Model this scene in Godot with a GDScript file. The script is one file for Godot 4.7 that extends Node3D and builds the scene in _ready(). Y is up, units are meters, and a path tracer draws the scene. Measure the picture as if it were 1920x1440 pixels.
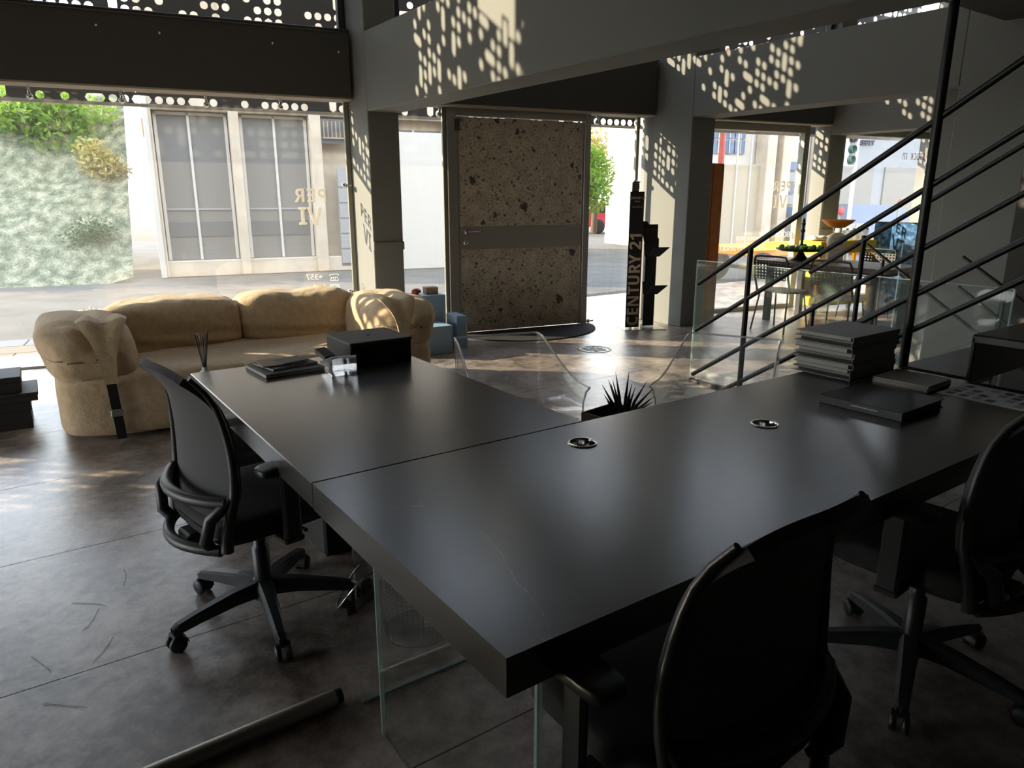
extends Node3D
# Corner shop interior: desks, sofa, stone door and perforated screens outside the glass. Metres, y up.
const PHI := 0.18295            # the glass front is turned by this angle against the desks
var FT: Transform3D             # front: x along the glass, y up, z into the room
var M := {}
var taken := {}
var rng := RandomNumberGenerator.new()

# ---------- helpers: shapes ----------
func stool() -> SurfaceTool:
	var st := SurfaceTool.new(); st.begin(Mesh.PRIMITIVE_TRIANGLES); st.set_smooth_group(-1); return st

func tri(st: SurfaceTool, a: Vector3, b: Vector3, c: Vector3) -> void:
	st.add_vertex(a); st.add_vertex(b); st.add_vertex(c)

func quad(st: SurfaceTool, a: Vector3, b: Vector3, c: Vector3, d: Vector3) -> void:
	tri(st, a, b, c); tri(st, a, c, d)

func bx(st: SurfaceTool, c: Vector3, s: Vector3, bev := 0.0, t := Transform3D.IDENTITY) -> void:
	st.set_smooth_group(-1)
	var h := s * 0.5
	var b: float = minf(bev, minf(h.x, minf(h.y, h.z)) * 0.95)
	if b <= 0.0:
		var p := []
		for i in 8:
			p.append(t * (c + Vector3(h.x if i & 1 else -h.x, h.y if i & 2 else -h.y, h.z if i & 4 else -h.z)))
		for f in [[0, 2, 3, 1], [4, 5, 7, 6], [0, 4, 6, 2], [1, 3, 7, 5], [2, 6, 7, 3], [0, 1, 5, 4]]:
			oquad(st, p[f[0]], p[f[1]], p[f[2]], p[f[3]], t * c)
		return
	# chamfered box: every corner gives one vertex per axis
	var v := {}
	for i in 8:
		var sg := Vector3(1 if i & 1 else -1, 1 if i & 2 else -1, 1 if i & 4 else -1)
		for ax in 3:
			var q := Vector3(sg.x * (h.x - b), sg.y * (h.y - b), sg.z * (h.z - b))
			q[ax] = sg[ax] * h[ax]
			v[i * 3 + ax] = t * (c + q)
	var ctr := t * c
	for f in [[0, 2, 3, 1, 2], [4, 5, 7, 6, 2], [0, 4, 6, 2, 0], [1, 3, 7, 5, 0], [2, 6, 7, 3, 1], [0, 1, 5, 4, 1]]:
		oquad(st, v[f[0] * 3 + f[4]], v[f[1] * 3 + f[4]], v[f[2] * 3 + f[4]], v[f[3] * 3 + f[4]], ctr)
	for e in [[0, 1, 0], [2, 3, 0], [4, 5, 0], [6, 7, 0], [0, 2, 1], [1, 3, 1], [4, 6, 1], [5, 7, 1], [0, 4, 2], [1, 5, 2], [2, 6, 2], [3, 7, 2]]:
		var a1: int = (int(e[2]) + 1) % 3
		var a2: int = (int(e[2]) + 2) % 3
		oquad(st, v[e[0] * 3 + a1], v[e[1] * 3 + a1], v[e[1] * 3 + a2], v[e[0] * 3 + a2], ctr)
	for i in 8:
		otri(st, v[i * 3], v[i * 3 + 1], v[i * 3 + 2], ctr)

func otri(st: SurfaceTool, a: Vector3, b: Vector3, c: Vector3, ctr: Vector3) -> void:
	if (b - a).cross(c - a).dot((a + b + c) / 3.0 - ctr) > 0.0: tri(st, a, c, b)
	else: tri(st, a, b, c)

func oquad(st: SurfaceTool, a: Vector3, b: Vector3, c: Vector3, d: Vector3, ctr: Vector3) -> void:
	if (b - a).cross(c - a).dot((a + b + c + d) / 4.0 - ctr) > 0.0: quad(st, a, d, c, b)
	else: quad(st, a, b, c, d)

func tube(st: SurfaceTool, pts: Array, r, n := 10, caps := true) -> void:
	st.set_smooth_group(1)
	var rings := []
	var up := Vector3.UP
	var d0: Vector3 = (pts[1] - pts[0]).normalized()
	if absf(d0.dot(up)) > 0.95: up = Vector3.RIGHT
	for i in pts.size():
		var d: Vector3
		if i == 0: d = pts[1] - pts[0]
		elif i == pts.size() - 1: d = pts[i] - pts[i - 1]
		else: d = (pts[i + 1] - pts[i]).normalized() + (pts[i] - pts[i - 1]).normalized()
		d = d.normalized()
		var sx := d.cross(up).normalized()
		var sy := sx.cross(d).normalized()
		up = sy
		var rr: float = r[i] if r is Array else r
		var ring := []
		for k in n:
			var a := TAU * k / n
			ring.append(pts[i] + sx * cos(a) * rr + sy * sin(a) * rr)
		rings.append(ring)
	for i in rings.size() - 1:
		for k in n:
			var k2 := (k + 1) % n
			quad(st, rings[i][k], rings[i][k2], rings[i + 1][k2], rings[i + 1][k])
	if caps:
		st.set_smooth_group(-1)
		for k in n:
			var k2 := (k + 1) % n
			tri(st, pts[0], rings[0][k2], rings[0][k])
			tri(st, pts[-1], rings[-1][k], rings[-1][k2])

func rod(st: SurfaceTool, a: Vector3, b: Vector3, r: float, n := 10) -> void:
	tube(st, [a, b], r, n)

func lathe(st: SurfaceTool, prof: Array, n := 24, t := Transform3D.IDENTITY, smooth := true) -> void:
	st.set_smooth_group(1 if smooth else -1)
	for i in prof.size() - 1:
		var p: Vector2 = prof[i]
		var q: Vector2 = prof[i + 1]
		for k in n:
			var a := TAU * k / n
			var b := TAU * (k + 1) / n
			var p0 := t * Vector3(cos(a) * p.x, p.y, sin(a) * p.x)
			var p1 := t * Vector3(cos(b) * p.x, p.y, sin(b) * p.x)
			var q0 := t * Vector3(cos(a) * q.x, q.y, sin(a) * q.x)
			var q1 := t * Vector3(cos(b) * q.x, q.y, sin(b) * q.x)
			if p.x > 1e-6: tri(st, p0, p1, q1 if q.x > 1e-6 else q0)
			if q.x > 1e-6: tri(st, p0, q1, q0)

func prism(st: SurfaceTool, poly: PackedVector2Array, th: float, t: Transform3D) -> void:
	# polygon in local xy, thickness along z, centred
	st.set_smooth_group(-1)
	if Geometry2D.is_polygon_clockwise(poly): poly.reverse()
	var idx := Geometry2D.triangulate_polygon(poly)
	var z := Vector3(0, 0, th * 0.5)
	for k in range(0, idx.size(), 3):
		var a := Vector3(poly[idx[k]].x, poly[idx[k]].y, 0)
		var b := Vector3(poly[idx[k + 1]].x, poly[idx[k + 1]].y, 0)
		var c := Vector3(poly[idx[k + 2]].x, poly[idx[k + 2]].y, 0)
		if (b - a).cross(c - a).z > 0.0:
			var w := b; b = c; c = w
		tri(st, t * (a + z), t * (b + z), t * (c + z)); tri(st, t * (a - z), t * (c - z), t * (b - z))
	for i in poly.size():
		var p := poly[i]
		var q := poly[(i + 1) % poly.size()]
		var a := Vector3(p.x, p.y, 0)
		var b := Vector3(q.x, q.y, 0)
		quad(st, t * (a - z), t * (a + z), t * (b + z), t * (b - z))

func shell(st: SurfaceTool, f: Callable, nu: int, nv: int, th: float) -> void:
	# a bent sheet of thickness th: f(u, v) gives a point, u and v from 0 to 1
	var P := []
	var N := []
	for j in nv + 1:
		for i in nu + 1:
			var u := float(i) / nu
			var v := float(j) / nv
			var p: Vector3 = f.call(u, v)
			var du: Vector3 = f.call(minf(u + 0.01, 1.0), v) - f.call(maxf(u - 0.01, 0.0), v)
			var dv: Vector3 = f.call(u, minf(v + 0.01, 1.0)) - f.call(u, maxf(v - 0.01, 0.0))
			P.append(p); N.append(du.cross(dv).normalized())
	var w := nu + 1
	st.set_smooth_group(1)
	for s in [1.0, -1.0]:
		for j in nv:
			for i in nu:
				var k := j * w + i
				var a: Vector3 = P[k] + N[k] * th * 0.5 * s
				var b: Vector3 = P[k + 1] + N[k + 1] * th * 0.5 * s
				var c: Vector3 = P[k + w + 1] + N[k + w + 1] * th * 0.5 * s
				var d: Vector3 = P[k + w] + N[k + w] * th * 0.5 * s
				if s > 0: quad(st, a, d, c, b)
				else: quad(st, a, b, c, d)
	st.set_smooth_group(-1)
	var rim := []
	for i in nu: rim.append([i, i + 1])
	for j in nv: rim.append([j * w + nu, (j + 1) * w + nu])
	for i in nu: rim.append([nv * w + nu - i, nv * w + nu - i - 1])
	for j in nv: rim.append([(nv - j) * w, (nv - j - 1) * w])
	for e in rim:
		var a: int = e[0]
		var b: int = e[1]
		quad(st, P[a] + N[a] * th * 0.5, P[b] + N[b] * th * 0.5, P[b] - N[b] * th * 0.5, P[a] - N[a] * th * 0.5)

func soft(st: SurfaceTool, c: Vector3, s: Vector3, n := 5.0, seg := 14, amp := 0.0, fr := 6.0, t := Transform3D.IDENTITY, warp = null) -> void:
	# a puffed cushion: a cube pressed to a superellipsoid, with folds
	st.set_smooth_group(1)
	var noise := FastNoiseLite.new()
	noise.seed = 7; noise.frequency = fr; noise.noise_type = FastNoiseLite.TYPE_SIMPLEX_SMOOTH; noise.fractal_octaves = 3
	var h := s * 0.5
	for fc in 6:
		var ax := fc / 2
		var sg := 1.0 if fc % 2 == 0 else -1.0
		var g := []
		for j in seg + 1:
			for i in seg + 1:
				var p := Vector3.ZERO
				p[ax] = sg
				p[(ax + 1) % 3] = sin((float(i) / seg * 2.0 - 1.0) * PI * 0.5) * 0.5 + (float(i) / seg * 2.0 - 1.0) * 0.5
				p[(ax + 2) % 3] = sin((float(j) / seg * 2.0 - 1.0) * PI * 0.5) * 0.5 + (float(j) / seg * 2.0 - 1.0) * 0.5
				var k := pow(pow(absf(p.x), n) + pow(absf(p.y), n) + pow(absf(p.z), n), 1.0 / n)
				var q := p / k
				var w := q * h
				var nn := (q * Vector3(1.0 / h.x, 1.0 / h.y, 1.0 / h.z)).normalized()
				w += nn * noise.get_noise_3dv((w + c) ) * amp
				w += c
				if warp != null: w = warp.call(w)
				g.append(t * w)
		for j in seg:
			for i in seg:
				var k := j * (seg + 1) + i
				if sg > 0: quad(st, g[k], g[k + seg + 1], g[k + seg + 2], g[k + 1])
				else: quad(st, g[k], g[k + 1], g[k + seg + 2], g[k + seg + 1])

# ---------- helpers: nodes ----------
func numbered(called: String) -> String:
	if not taken.has(called):
		taken[called] = 0
		return called
	taken[called] += 1
	return "%s_%03d" % [called, taken[called]]

func thing(called: String, label: String, category: String, at := Transform3D.IDENTITY, group := "", kind := "") -> Node3D:
	var o := Node3D.new()
	o.name = numbered(called)
	add_child(o)
	o.transform = at
	tag(o, label, category, group, kind)
	return o

func tag(o: Node, label: String, category: String, group := "", kind := "") -> void:
	o.set_meta("label", label); o.set_meta("category", category)
	if group: o.set_meta("group", group)
	if kind: o.set_meta("kind", kind)

func part(called: String, st: SurfaceTool, m: Material, parent: Node, label := "") -> MeshInstance3D:
	st.generate_normals()
	var o := MeshInstance3D.new()
	o.mesh = st.commit()
	o.material_override = m
	o.name = called if parent != self else numbered(called)
	parent.add_child(o, true)
	if label: o.set_meta("label", label)
	return o

func share(called: String, src: MeshInstance3D, at: Transform3D, parent: Node) -> MeshInstance3D:
	var o := MeshInstance3D.new()
	o.mesh = src.mesh; o.material_override = src.material_override; o.name = called
	parent.add_child(o, true); o.transform = at
	return o

func bxpart(called: String, c: Vector3, s: Vector3, m: Material, parent: Node, bev := 0.004, label := "") -> MeshInstance3D:
	var st := stool(); bx(st, c, s, bev)
	return part(called, st, m, parent, label)

func copy(root: Node3D, at: Transform3D, label: String) -> Node3D:
	var r: Node3D = root.duplicate()
	r.name = numbered(String(root.name).trim_suffix("_001"))
	add_child(r)
	r.transform = at
	r.set_meta("label", label)
	return r

func letters(called: String, text: String, h: float, m: Material, parent: Node, at: Transform3D, bold := false, depth := 0.002) -> MeshInstance3D:
	var f := SystemFont.new()
	f.font_names = PackedStringArray(["Droid Sans"])
	if bold: f.font_weight = 700
	var tm := TextMesh.new()
	tm.text = text; tm.font = f; tm.font_size = 48; tm.pixel_size = h / 35.0; tm.depth = depth; tm.curve_step = 2.0
	tm.horizontal_alignment = HORIZONTAL_ALIGNMENT_CENTER; tm.vertical_alignment = VERTICAL_ALIGNMENT_CENTER
	var o := MeshInstance3D.new()
	o.mesh = tm; o.material_override = m; o.name = called
	parent.add_child(o, true); o.transform = at
	return o

# ---------- helpers: materials ----------
func mat(key: String, c: Color, rough := 0.6, metal := 0.0, spec := 0.5) -> StandardMaterial3D:
	var m := StandardMaterial3D.new()
	m.resource_name = key
	m.albedo_color = c; m.roughness = rough; m.metallic = metal; m.metallic_specular = spec
	M[key] = m
	return m

func clear(key: String, c: Color, a: float, dust := 0.0) -> StandardMaterial3D:
	var m := mat(key, Color(c.r, c.g, c.b, a), 0.02)
	m.transparency = BaseMaterial3D.TRANSPARENCY_ALPHA
	if dust > 0.0:
		m.backlight_enabled = true
		m.backlight = Color(dust, dust * 0.985, dust * 0.95)
	return m

func noise_bytes(size: int, seed_: int, freq: float, octaves: int, cellular := false) -> PackedByteArray:
	var n := FastNoiseLite.new()
	n.seed = seed_; n.frequency = freq; n.fractal_octaves = octaves
	n.noise_type = FastNoiseLite.TYPE_CELLULAR if cellular else FastNoiseLite.TYPE_SIMPLEX_SMOOTH
	if octaves < 2: n.fractal_type = FastNoiseLite.FRACTAL_NONE
	var im := n.get_seamless_image(size, size)
	im.convert(Image.FORMAT_L8)
	return im.get_data()

func ramp_image(size: int, layers: Array, stops: Array) -> Image:
	# layers: [seed, frequency, octaves, weight, cellular]; stops: [at, Color]
	var g := Gradient.new()
	g.offsets = PackedFloat32Array(stops.map(func(s): return s[0]))
	g.colors = PackedColorArray(stops.map(func(s): return s[1]))
	var pal := PackedByteArray()
	for i in 256:
		var c := g.sample(i / 255.0)
		pal.append(int(c.r * 255)); pal.append(int(c.g * 255)); pal.append(int(c.b * 255))
	var acc := PackedFloat32Array()
	acc.resize(size * size); acc.fill(127.5)
	for l in layers:
		var b := noise_bytes(size, l[0], l[1], l[2], l[4])
		var w: float = l[3]
		for i in acc.size(): acc[i] += (b[i] - 127.5) * w
	var out := PackedByteArray()
	out.resize(size * size * 3)
	for i in acc.size():
		var k := clampi(int(acc[i]), 0, 255) * 3
		out[i * 3] = pal[k]; out[i * 3 + 1] = pal[k + 1]; out[i * 3 + 2] = pal[k + 2]
	return Image.create_from_data(size, size, false, Image.FORMAT_RGB8, out)

func textured(m: StandardMaterial3D, im: Image, per_metre: float, world := true) -> void:
	m.albedo_color = Color.WHITE
	m.albedo_texture = ImageTexture.create_from_image(im)
	m.uv1_triplanar = true; m.uv1_world_triplanar = world
	m.uv1_triplanar_sharpness = 8.0
	m.uv1_scale = Vector3.ONE * per_metre

func relief(m: StandardMaterial3D, bytes_im: Image, cm: float) -> void:
	m.heightmap_enabled = true
	m.heightmap_texture = ImageTexture.create_from_image(bytes_im)
	m.heightmap_scale = cm

func line_px(im: Image, a: Vector2, b: Vector2, c: Color, w: float, strength: float) -> void:
	var n := int(a.distance_to(b)) + 1
	var S := im.get_width()
	for k in n:
		var p := a.lerp(b, float(k) / n)
		for dy in range(-int(w), int(w) + 1):
			for dx in range(-int(w), int(w) + 1):
				var f := clampf(1.0 - Vector2(dx, dy).length() / (w + 0.5), 0.0, 1.0) * strength
				var x := posmod(int(p.x) + dx, S)
				var y := posmod(int(p.y) + dy, S)
				im.set_pixel(x, y, im.get_pixel(x, y).lerp(c, f))

func materials() -> void:
	mat("wall", Color(0.455, 0.462, 0.447), 0.75)
	relief(M.wall, ramp_image(256, [[3, 0.05, 3, 1.2, false]], [[0, Color.BLACK], [1, Color.WHITE]]), 0.03)
	M.wall.uv1_triplanar = true; M.wall.uv1_world_triplanar = true; M.wall.uv1_scale = Vector3.ONE * 1.3
	mat("upper_white", Color(0.88, 0.87, 0.84), 0.85)  # white so the unseen upper surfaces bounce light down
	mat("black_paint", Color(0.25, 0.25, 0.24), 0.8)
	mat("soffit", Color(0.60, 0.57, 0.51), 0.75)
	mat("frame_black", Color(0.10, 0.10, 0.10), 0.45)
	mat("screen", Color(0.16, 0.155, 0.15), 0.5)
	mat("alu", Color(0.56, 0.56, 0.52), 0.4, 0.6)
	mat("steel", Color(0.62, 0.60, 0.57), 0.42, 0.65)
	mat("chrome", Color(0.85, 0.85, 0.85), 0.12, 1.0)
	mat("black_steel", Color(0.115, 0.112, 0.11), 0.42)
	mat("black_plastic", Color(0.15, 0.16, 0.16), 0.42)
	mat("black_card", Color(0.10, 0.10, 0.10), 0.62)
	mat("dark_card", Color(0.36, 0.355, 0.345), 0.7)
	mat("white", Color(0.85, 0.85, 0.83), 0.6)
	mat("vinyl", Color(0.93, 0.93, 0.90), 0.6); M.vinyl.backlight_enabled = true; M.vinyl.backlight = Color(0.95, 0.95, 0.92)
	mat("vinyl_faint", Color(0.88, 0.86, 0.81), 0.6); M.vinyl_faint.backlight_enabled = true; M.vinyl_faint.backlight = Color(0.80, 0.79, 0.76)
	mat("vinyl_red", Color(0.75, 0.15, 0.2), 0.6)
	mat("vinyl_dark", Color(0.25, 0.25, 0.3), 0.6)
	mat("rubber", Color(0.07, 0.07, 0.07), 0.8)
	clear("pane", Color(0.9, 0.9, 0.88), 0.03, 0.2)
	clear("pane_clean", Color(0.9, 0.95, 0.92), 0.02, 0.02)
	clear("rail_glass", Color(0.72, 0.86, 0.80), 0.06)
	clear("leg_glass", Color(0.6, 0.68, 0.66), 0.015)
	clear("edge_glass", Color(0.80, 0.90, 0.87), 0.45)
	clear("acrylic", Color(0.92, 0.94, 0.94), 0.05)
	clear("acrylic_edge", Color(0.88, 0.9, 0.9), 0.55)
	# floor: big grey brown stone slabs with darker stains
	mat("floor", Color.WHITE, 0.36, 0.0, 0.72); M.floor.clearcoat_enabled = true; M.floor.clearcoat = 0.5; M.floor.clearcoat_roughness = 0.36
	textured(M.floor, ramp_image(1024, [[11, 0.006, 4, 1.0, false], [23, 0.03, 3, 0.7, false], [5, 0.12, 2, 0.35, false]],
		[[0.0, Color(0.33, 0.29, 0.255)], [0.32, Color(0.48, 0.435, 0.395)], [0.5, Color(0.56, 0.515, 0.475)], [0.75, Color(0.63, 0.585, 0.545)], [1.0, Color(0.71, 0.67, 0.625)]]), 0.37)
	relief(M.floor, ramp_image(512, [[31, 0.09, 3, 1.4, false]], [[0, Color.BLACK], [1, Color.WHITE]]), 0.055)
	# desk: black laminate with thin pale veins
	mat("desk", Color.WHITE, 0.27, 0.0, 0.75); M.desk.clearcoat_enabled = true; M.desk.clearcoat = 0.35; M.desk.clearcoat_roughness = 0.2
	var dim := ramp_image(1024, [[41, 0.01, 4, 0.5, false], [43, 0.2, 2, 0.25, false]], [[0, Color(0.185, 0.182, 0.175)], [1, Color(0.235, 0.232, 0.223)]])
	rng.seed = 5
	for v in 15:
		var p := Vector2(rng.randf() * 1024, rng.randf() * 1024)
		var a := rng.randf() * TAU
		for k in rng.randi_range(14, 34):
			a += rng.randfn(0.0, 0.28)
			var q := p + Vector2(cos(a), sin(a)) * rng.randf_range(8, 18)
			line_px(dim, p, q, Color(0.52, 0.51, 0.49), 0.9, rng.randf_range(0.25, 0.7))
			p = q
	textured(M.desk, dim, 0.42)
	# sofa linen
	mat("linen", Color.WHITE, 0.9)
	textured(M.linen, ramp_image(512, [[51, 0.02, 3, 0.5, false], [53, 0.3, 2, 0.5, false]], [[0, Color(0.70, 0.59, 0.45)], [0.5, Color(0.79, 0.69, 0.55)], [1, Color(0.86, 0.77, 0.64)]]), 1.6, false)
	relief(M.linen, ramp_image(512, [[57, 0.25, 2, 1.3, false], [58, 0.015, 3, 1.6, false]], [[0, Color.BLACK], [1, Color.WHITE]]), 0.4)
	M.linen.rim_enabled = true; M.linen.rim = 0.3
	# chair cloth
	mat("cloth", Color.WHITE, 0.92)
	textured(M.cloth, ramp_image(256, [[61, 0.35, 2, 0.9, false]], [[0, Color(0.155, 0.157, 0.162)], [1, Color(0.235, 0.235, 0.24)]]), 4.0, false)
	mat("cloth_pale", Color.WHITE, 0.92)
	textured(M.cloth_pale, ramp_image(256, [[62, 0.35, 2, 0.9, false]], [[0, Color(0.27, 0.27, 0.28)], [1, Color(0.38, 0.38, 0.385)]]), 4.0, false)
	# door: grey brown conglomerate stone
	mat("stone", Color.WHITE, 0.55)
	textured(M.stone, stone_image(), 0.42, false)
	# bits of colour
	mat("orange_wood", Color.WHITE, 0.4)
	textured(M.orange_wood, ramp_image(256, [[71, 0.02, 3, 0.9, false]], [[0, Color(0.62, 0.33, 0.08)], [1, Color(0.80, 0.48, 0.14)]]), 1.2)
	mat("blue_box", Color(0.52, 0.63, 0.72), 0.5)
	mat("blue_art", Color.WHITE, 0.8)
	textured(M.blue_art, ramp_image(512, [[81, 0.02, 4, 1.2, false], [82, 0.2, 2, 0.5, false]], [[0, Color(0.08, 0.19, 0.34)], [0.5, Color(0.19, 0.38, 0.56)], [1, Color(0.50, 0.66, 0.78)]]), 0.9)
	mat("van_blue", Color(0.40, 0.47, 0.56), 0.4)
	mat("yellow", Color(0.95, 0.78, 0.03), 0.5)
	mat("orange", Color(0.93, 0.55, 0.08), 0.5)
	mat("cream", Color(0.88, 0.83, 0.72), 0.6)
	mat("table_wood", Color.WHITE, 0.55)
	textured(M.table_wood, ramp_image(256, [[91, 0.03, 4, 0.9, false]], [[0, Color(0.38, 0.31, 0.26)], [1, Color(0.56, 0.48, 0.42)]]), 1.0)
	mat("fruit", Color(0.42, 0.60, 0.12), 0.4)
	mat("fruit_dark", Color(0.14, 0.30, 0.10), 0.45)
	mat("leaf_dark", Color(0.10, 0.13, 0.09), 0.5)
	mat("soil", Color(0.30, 0.20, 0.13), 0.95)
	mat("pot", Color(0.36, 0.33, 0.29), 0.7)
	mat("gold", Color(0.78, 0.70, 0.58), 0.6)
	mat("mat_dark", Color(0.10, 0.10, 0.11), 0.95)
	mat("paper", Color(0.80, 0.80, 0.78), 0.7)
	mat("page", Color(0.70, 0.69, 0.66), 0.85)
	mat("book_cover", Color(0.60, 0.59, 0.57), 0.6)
	mat("tan", Color(0.60, 0.52, 0.42), 0.8)
	mat("maroon", Color(0.33, 0.16, 0.16), 0.6)
	# outside
	mat("asphalt", Color.WHITE, 0.9)
	textured(M.asphalt, ramp_image(512, [[101, 0.008, 4, 0.8, false], [102, 0.3, 2, 0.5, false]], [[0, Color(0.25, 0.24, 0.22)], [1, Color(0.37, 0.355, 0.33)]]), 0.25)
	mat("paving", Color(0.43, 0.38, 0.31), 0.85)
	mat("paving_grey", Color(0.40, 0.42, 0.44), 0.85)
	mat("render_cream", Color.WHITE, 0.9)
	textured(M.render_cream, ramp_image(256, [[111, 0.02, 4, 0.7, false]], [[0, Color(0.68, 0.61, 0.52)], [1, Color(0.80, 0.74, 0.65)]]), 0.3)
	mat("render_white", Color(0.76, 0.73, 0.68), 0.9)
	mat("render_grey", Color(0.56, 0.56, 0.56), 0.9)
	mat("render_tan", Color(0.64, 0.59, 0.50), 0.9)
	mat("shop_dark", Color(0.46, 0.445, 0.42), 0.35)
	mat("blue_glass", Color(0.20, 0.33, 0.47), 0.2)
	mat("red_paint", Color(0.62, 0.22, 0.15), 0.5)
	mat("leaf", Color(0.36, 0.47, 0.16), 0.7); M.leaf.backlight_enabled = true; M.leaf.backlight = Color(0.5, 0.6, 0.15)
	mat("leaf_deep", Color(0.22, 0.31, 0.17), 0.7); M.leaf_deep.backlight_enabled = true; M.leaf_deep.backlight = Color(0.2, 0.3, 0.1)
	mat("leaf_dry", Color(0.60, 0.56, 0.34), 0.8); M.leaf_dry.backlight_enabled = true; M.leaf_dry.backlight = Color(0.5, 0.45, 0.2)
	mat("bark", Color(0.30, 0.24, 0.18), 0.95)
	mat("earth", Color.WHITE, 0.95)
	textured(M.earth, ramp_image(512, [[121, 0.02, 4, 1.2, false], [122, 0.12, 3, 0.8, false]], [[0, Color(0.24, 0.28, 0.20)], [0.5, Color(0.42, 0.43, 0.34)], [1, Color(0.60, 0.58, 0.48)]]), 0.33)
	mat("signal_green", Color(0.08, 0.32, 0.26), 0.4)
	mat("thumb", Color(0.34, 0.33, 0.32), 0.6)

func stone_image() -> Image:
	var S := 1024
	var im := ramp_image(S, [[131, 0.1, 3, 0.8, false], [132, 0.35, 2, 0.6, false], [133, 0.012, 2, 0.3, false]], [[0, Color(0.46, 0.42, 0.37)], [0.5, Color(0.67, 0.62, 0.55)], [1, Color(0.84, 0.80, 0.73)]])
	rng.seed = 77
	var cols := [Color(0.22, 0.19, 0.16), Color(0.30, 0.25, 0.21), Color(0.50, 0.46, 0.40), Color(0.58, 0.54, 0.48), Color(0.36, 0.30, 0.25), Color(0.27, 0.27, 0.25), Color(0.44, 0.36, 0.29)]
	for k in 3200:
		var big := k > 3182
		var r: float = rng.randf_range(13, 30) if big else (rng.randf_range(2, 5.5) if k < 2700 else rng.randf_range(5, 11))
		var c: Color = [Color(0.15, 0.155, 0.15), Color(0.21, 0.17, 0.14), Color(0.19, 0.18, 0.165)][k % 3] if big else cols[rng.randi() % cols.size()]
		var cx := rng.randi() % S
		var cy := rng.randi() % S
		var el := rng.randf_range(0.6, 1.0)
		var rot := rng.randf() * PI
		var p1 := rng.randf() * TAU
		var p2 := rng.randf() * TAU
		for dy in range(-int(r), int(r) + 1):
			for dx in range(-int(r), int(r) + 1):
				var q := Vector2(dx, dy).rotated(rot)
				q.y /= el
				var a := q.angle()
				if q.length() < r * (0.78 + 0.14 * sin(3 * a + p1) + 0.08 * sin(5 * a + p2)):
					var x := posmod(cx + dx, S)
					var y := posmod(cy + dy, S)
					im.set_pixel(x, y, im.get_pixel(x, y).lerp(c, 0.78))
	return im

func _ready() -> void:
	FT = Transform3D(Basis(Vector3(cos(PHI), 0, sin(PHI)), Vector3.UP, Vector3(-sin(PHI), 0, cos(PHI))), Vector3(0, 0, -7.63))
	# camera
	var cam := Camera3D.new()
	cam.name = "camera"; add_child(cam)
	cam.position = Vector3(0, 1.5, 0)
	cam.rotation = Vector3(-atan(353.0 / 1346.0), -deg_to_rad(34.96), 0)
	cam.fov = rad_to_deg(2.0 * atan(720.0 / 1346.0)); cam.near = 0.05; cam.far = 200.0
	cam.current = true
	# sky, exposure
	var we := WorldEnvironment.new()
	we.name = "world_environment"
	var env := Environment.new()
	var sky := Sky.new()
	var sm := ProceduralSkyMaterial.new()
	sm.sky_top_color = Color(0.58, 0.64, 0.72); sm.sky_horizon_color = Color(0.86, 0.86, 0.84); sm.sky_curve = 0.25
	sm.ground_bottom_color = Color(0.42, 0.40, 0.37); sm.ground_horizon_color = Color(0.70, 0.70, 0.68)
	sm.sky_energy_multiplier = 3.0; sm.ground_energy_multiplier = 2.0
	sky.sky_material = sm
	env.background_mode = Environment.BG_SKY; env.sky = sky
	env.tonemap_mode = Environment.TONE_MAPPER_LINEAR
	env.tonemap_exposure = 1.0
	env.sdfgi_enabled = true; env.ssao_enabled = true; env.ssil_enabled = true
	we.environment = env
	add_child(we)
	# the sun, low behind the street on the left
	var sun := DirectionalLight3D.new()
	sun.name = "sun"; add_child(sun)
	sun.look_at_from_position(Vector3.ZERO, Vector3(1.05, -0.52, 1.0), Vector3.UP)
	sun.light_color = Color(1.0, 0.93, 0.80); sun.light_energy = 5.0; sun.light_angular_distance = 0.3; sun.shadow_enabled = true
	materials()
	room()
	front()
	screens()
	street()
	desks()
	on_the_desks()
	office_chairs()
	sofa()
	boxes()
	stairs()
	clear_chairs()
	entrance()
	dining()

func structure(called: String, m: Material, boxes_: Array, label: String, category: String, bev := 0.006) -> Node3D:
	var st := stool()
	for b in boxes_: bx(st, b[0], b[1], bev)
	var o := part(called, st, m, self)
	tag(o, label, category, "", "structure")
	return o

func span(x0: float, x1: float, y0: float, y1: float, z0: float, z1: float) -> Array:
	return [Vector3((x0 + x1) / 2, (y0 + y1) / 2, (z0 + z1) / 2), Vector3(absf(x1 - x0), absf(y1 - y0), absf(z1 - z0))]

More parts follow.
